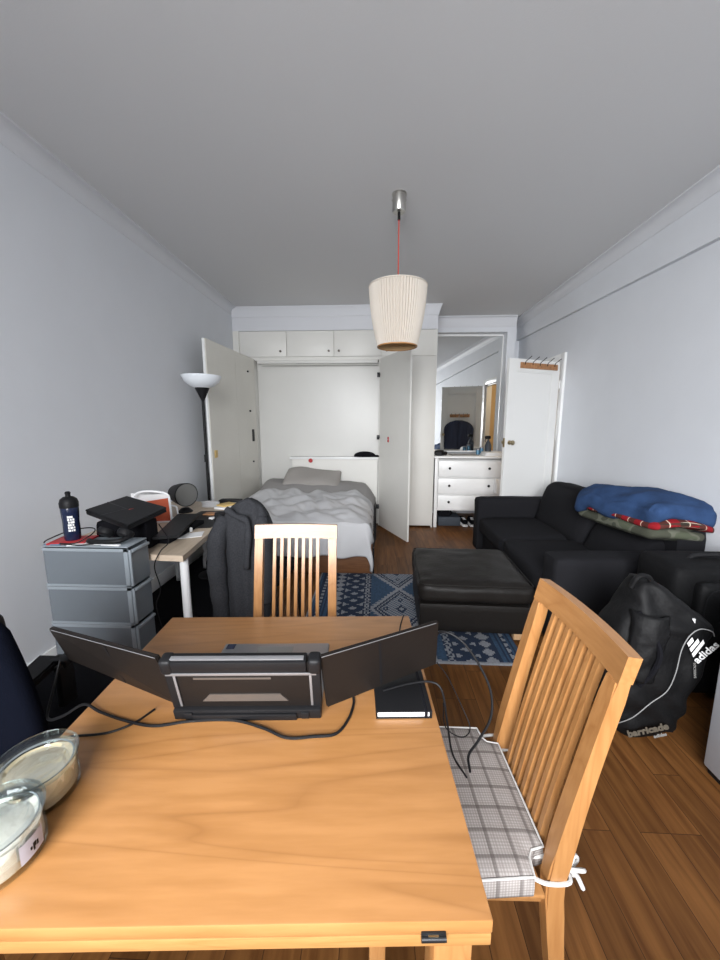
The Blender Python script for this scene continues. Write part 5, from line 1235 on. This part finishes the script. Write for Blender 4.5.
b = B(); b.box(-1.27, 2.62, ZD + 0.005, -1.20, 2.66, ZD + 0.012, 0.002, rot=Matrix.Rotation(0.4, 3, 'Z')); b.box(-1.24, 2.60, ZD + 0.005, -1.225, 2.68, ZD + 0.011, 0.001); tag(fin('adapter', b, 'white'), 'small white adapter on the right of the black desk mat', 'adapter')
pts = []
for k in range(46): a = k * 0.55; pts.append((-1.43 + (0.075 + 0.006 * sin(k)) * cos(a), 3.02 + 0.05 * sin(a), ZD + 0.006 + 0.001 * k))
b = B(); b.tube(pts, 0.005, 6); tag(fin('cable', b, 'greycable'), 'coiled grey cable at the far end of the desk by the lamp', 'cable')
b = B(); b.box(-1.34, 2.92, ZD + 0.001, -1.20, 3.14, ZD + 0.018, 0.002, rot=Matrix.Rotation(-0.3, 3, 'Z')); tag(fin('book', b, 'white'), 'white book at the far end of the desk, under the yellow one', 'book')
b = B(); b.box(-1.35, 2.96, ZD + 0.019, -1.24, 3.10, ZD + 0.030, 0.002, rot=Matrix.Rotation(-0.5, 3, 'Z')); tag(fin('book', b, 'yellow'), 'yellow book on top of the white book at the far end of the desk', 'book')
b = B(); b.box(-1.22, 3.12, ZD + 0.001, -1.235 + 0.01, 3.24, ZD + 0.01); b.box(-1.42, 3.15, ZD + 0.001, -1.23, 3.235, ZD + 0.035, 0.003); tag(fin('book', b, 'black'), 'black book at the very end of the desk beside the bed', 'book')

# ------------------------------------------------------------------ desk chair with hoodie
dc = thing('desk_chair', 'black chair hidden under the charcoal hoodie at the desk', 'chair', (-0.82, 2.10, 0), (0, 0, radians(-8)))
b = B(); b.rbox((0, 0.02, 0.70), (0.36, 0.05, 0.44), 0.022, 6); fin('backrest', b, 'black', dc)
b = B(); b.rbox((-0.02, 0.26, 0.46), (0.44, 0.42, 0.07), 0.03, 6, puff=(0, 0, 0.01)); fin('seat', b, 'blackfab', dc)
for x in (-0.17, 0.17):
    b = B(); b.cyl((x, 0.06, 0.43), (x, 0.03, 0.52), 0.012); fin('back_post', b, 'blackm', dc)
    for y in (0.08, 0.44):
        b = B(); b.cyl((x, y, 0.43), (x * 1.15, y + (0.03 if y > 0.2 else -0.03), 0.013), 0.012); fin('leg', b, 'blackm', dc)
hd = thing('hoodie', 'charcoal grey hoodie draped over the back of the desk chair', 'hoodie', (-0.82, 2.05, 0.3))
hl_ = [(0.27, -0.995), (0.45, -1.00), (0.62, -0.995), (0.74, -0.985), (0.80, -0.975), (0.86, -0.945), (0.92, -0.905), (0.965, -0.865), (1.00, -0.81), (1.012, -0.775)]
hr_ = [(0.27, -0.66), (0.45, -0.645), (0.62, -0.63), (0.74, -0.618), (0.80, -0.622), (0.86, -0.632), (0.92, -0.650), (0.965, -0.672), (1.00, -0.72), (1.012, -0.75)]
def ip(tab, z):
    for (a, p), (c, q) in zip(tab, tab[1:]):
        if z <= c: return p + (q - p) * (z - a) / (c - a)
    return tab[-1][1]
def hoodf(u, v):
    z = 0.27 + (1.012 - 0.27) * v; l, r = ip(hl_, z), ip(hr_, z); a = 2 * pi * u; ca, sa = cos(a), sin(a)
    x = (l + r) / 2 + (r - l) / 2 * (abs(ca) ** 0.75) * (1 if ca > 0 else -1)
    d = 0.055 + 0.05 * (1 - v) ** 0.7; d *= min(1, sqrt(max(0.0, (1.02 - v) / 0.12)))
    y = 2.10 + d * (abs(sa) ** 0.75) * (1 if sa > 0 else -1)
    k = Vector((x * 9, z * 2.2, sa * 1.5))
    g = Vector((x * 5, z * 1.1, sa)); f = (0.013 * sin(x * 58 + 5 * noise.noise(g)) + 0.02 * noise.noise(g * 1.6)) * (1 - v) ** 0.35 + 0.008 * noise.noise(k * 1.3)
    return (x + f * ca * 0.5, y + f * sa, z + 0.004 * noise.noise(k * 2))
b = B(); b.grid(hoodf, 96, 50, True); b.bm.verts.ensure_lookup_table(); b.bm.faces.new([b.bm.verts[i * 51 + 50] for i in range(96)])
fin('hoodie_body', b, 'hoodie', hd, world=True, angle=180)
def sleeve(pts, rs):
    b = B(); P = smoothpath(pts, 8); n = len(P); R = []
    for i in range(n):
        t = i / (n - 1) * (len(rs) - 1); k = min(int(t), len(rs) - 2); R.append((rs[k] + (rs[k + 1] - rs[k]) * (t - k)) * (1 + 0.05 * sin(i * 0.9) + 0.02 * sin(i * 2.1)))
    b.tube(P, R, 20); return fin('sleeve', b, 'hoodie', hd, world=True, angle=180)
sleeve([(-0.90, 2.08, 0.90), (-0.935, 2.03, 0.78), (-0.935, 2.005, 0.60), (-0.925, 2.00, 0.42), (-0.92, 2.01, 0.30)], [0.04, 0.055, 0.055, 0.05, 0.042])
sleeve([(-0.69, 2.08, 0.90), (-0.66, 2.03, 0.78), (-0.655, 2.02, 0.60), (-0.66, 2.03, 0.45), (-0.665, 2.04, 0.40)], [0.04, 0.05, 0.048, 0.045, 0.04])
b = B()
b.tube(smoothpath([(-0.86, 2.00, 0.97), (-0.80, 1.99, 0.93), (-0.74, 1.99, 0.90), (-0.735, 1.985, 0.80), (-0.75, 1.98, 0.62)], 8), [0.018 + 0.003 * sin(i * 0.6) for i in range(33)], 12); fin('hood_fold', b, 'hoodie', hd, world=True, angle=180)

# ------------------------------------------------------------------ office chair at the left of the table
oc = thing('office_chair', 'dark navy office chair with armrest at the left edge of the table', 'office chair', (-1.10, 0.95, 0), (0, 0, 0))
def quadbox(pts_lo, th, nm, mat, amp=0.0):
    pass
# backrest, seen from behind and close to the camera
bc = Vector((-1.078, 0.79, 0.715)); m3 = Euler((radians(6), 0, radians(-4))).to_matrix()
b = B(); b.rbox(bc, (0.48, 0.06, 0.56), 0.03, 12, rot=m3, func=lambda q, u: Vector((q.x * (1 - 0.16 * max(0, u.z) ** 1.5), q.y - 0.05 * (1 - u.x ** 2) * 0.4, q.z))); fin('backrest', b, 'navy', oc, world=True)
b = B(); b.rbox(Vector((-1.085, 0.775, 0.975)), (0.385, 0.05, 0.06), 0.02, 6, rot=m3); fin('back_rim', b, 'black', oc, world=True)
b = B(); b.rbox((-1.06, 1.10, 0.47), (0.54, 0.50, 0.09), 0.04, 10, puff=(0, 0, 0.012), rot=Euler((0, 0, radians(-4))).to_matrix()); fin('seat', b, 'blackfab', oc, world=True)
b = B(); b.tube(smoothpath([(-1.12, 0.80, 0.62), (-1.12, 0.81, 0.50), (-1.10, 0.90, 0.415), (-1.08, 1.05, 0.41)], 6), 0.022, 10); fin('back_stem', b, 'black', oc, world=True)
for sx, x in ((1, -0.0), (0, 0)):
    pass
b = B(); b.slab([(-1.13, 0.83, 0.640), (-1.06, 0.83, 0.640), (-1.05, 1.075, 0.685), (-1.13, 1.075, 0.685)], (0, 0, -0.028)); bmesh.ops.bevel(b.bm, geom=list(b.bm.edges), offset=0.006, segments=2, affect='EDGES')
b.box(-1.075, 1.045, 0.655, -1.015, 1.085, 0.682, 0.006)
b.box(-1.045, 1.03, 0.50, -1.023, 1.085, 0.67, 0.004); ar = fin('armrest', b, 'black', oc, world=True)
b = B(); b.cyl((-1.07, 1.08, 0.43), (-1.07, 1.08, 0.10), 0.028); fin('gas_lift', b, 'blackm', oc, world=True)
for k in range(5):
    a = 0.4 + k * 2 * pi / 5; e = Vector((-1.07 + 0.27 * cos(a), 1.08 + 0.27 * sin(a), 0.075))
    b = B(); b.tube([(-1.07, 1.08, 0.115), tuple(e)], [0.024, 0.015], 8); lg = fin('base_spoke', b, 'black', oc, world=True)
    b = B(); b.cyl((e.x - 0.02, e.y, 0.037), (e.x + 0.02, e.y, 0.037), 0.026, 16); b.cyl((e.x, e.y, 0.05), (e.x, e.y, 0.08), 0.007, 8); fin('castor', b, 'black', lg, world=True)
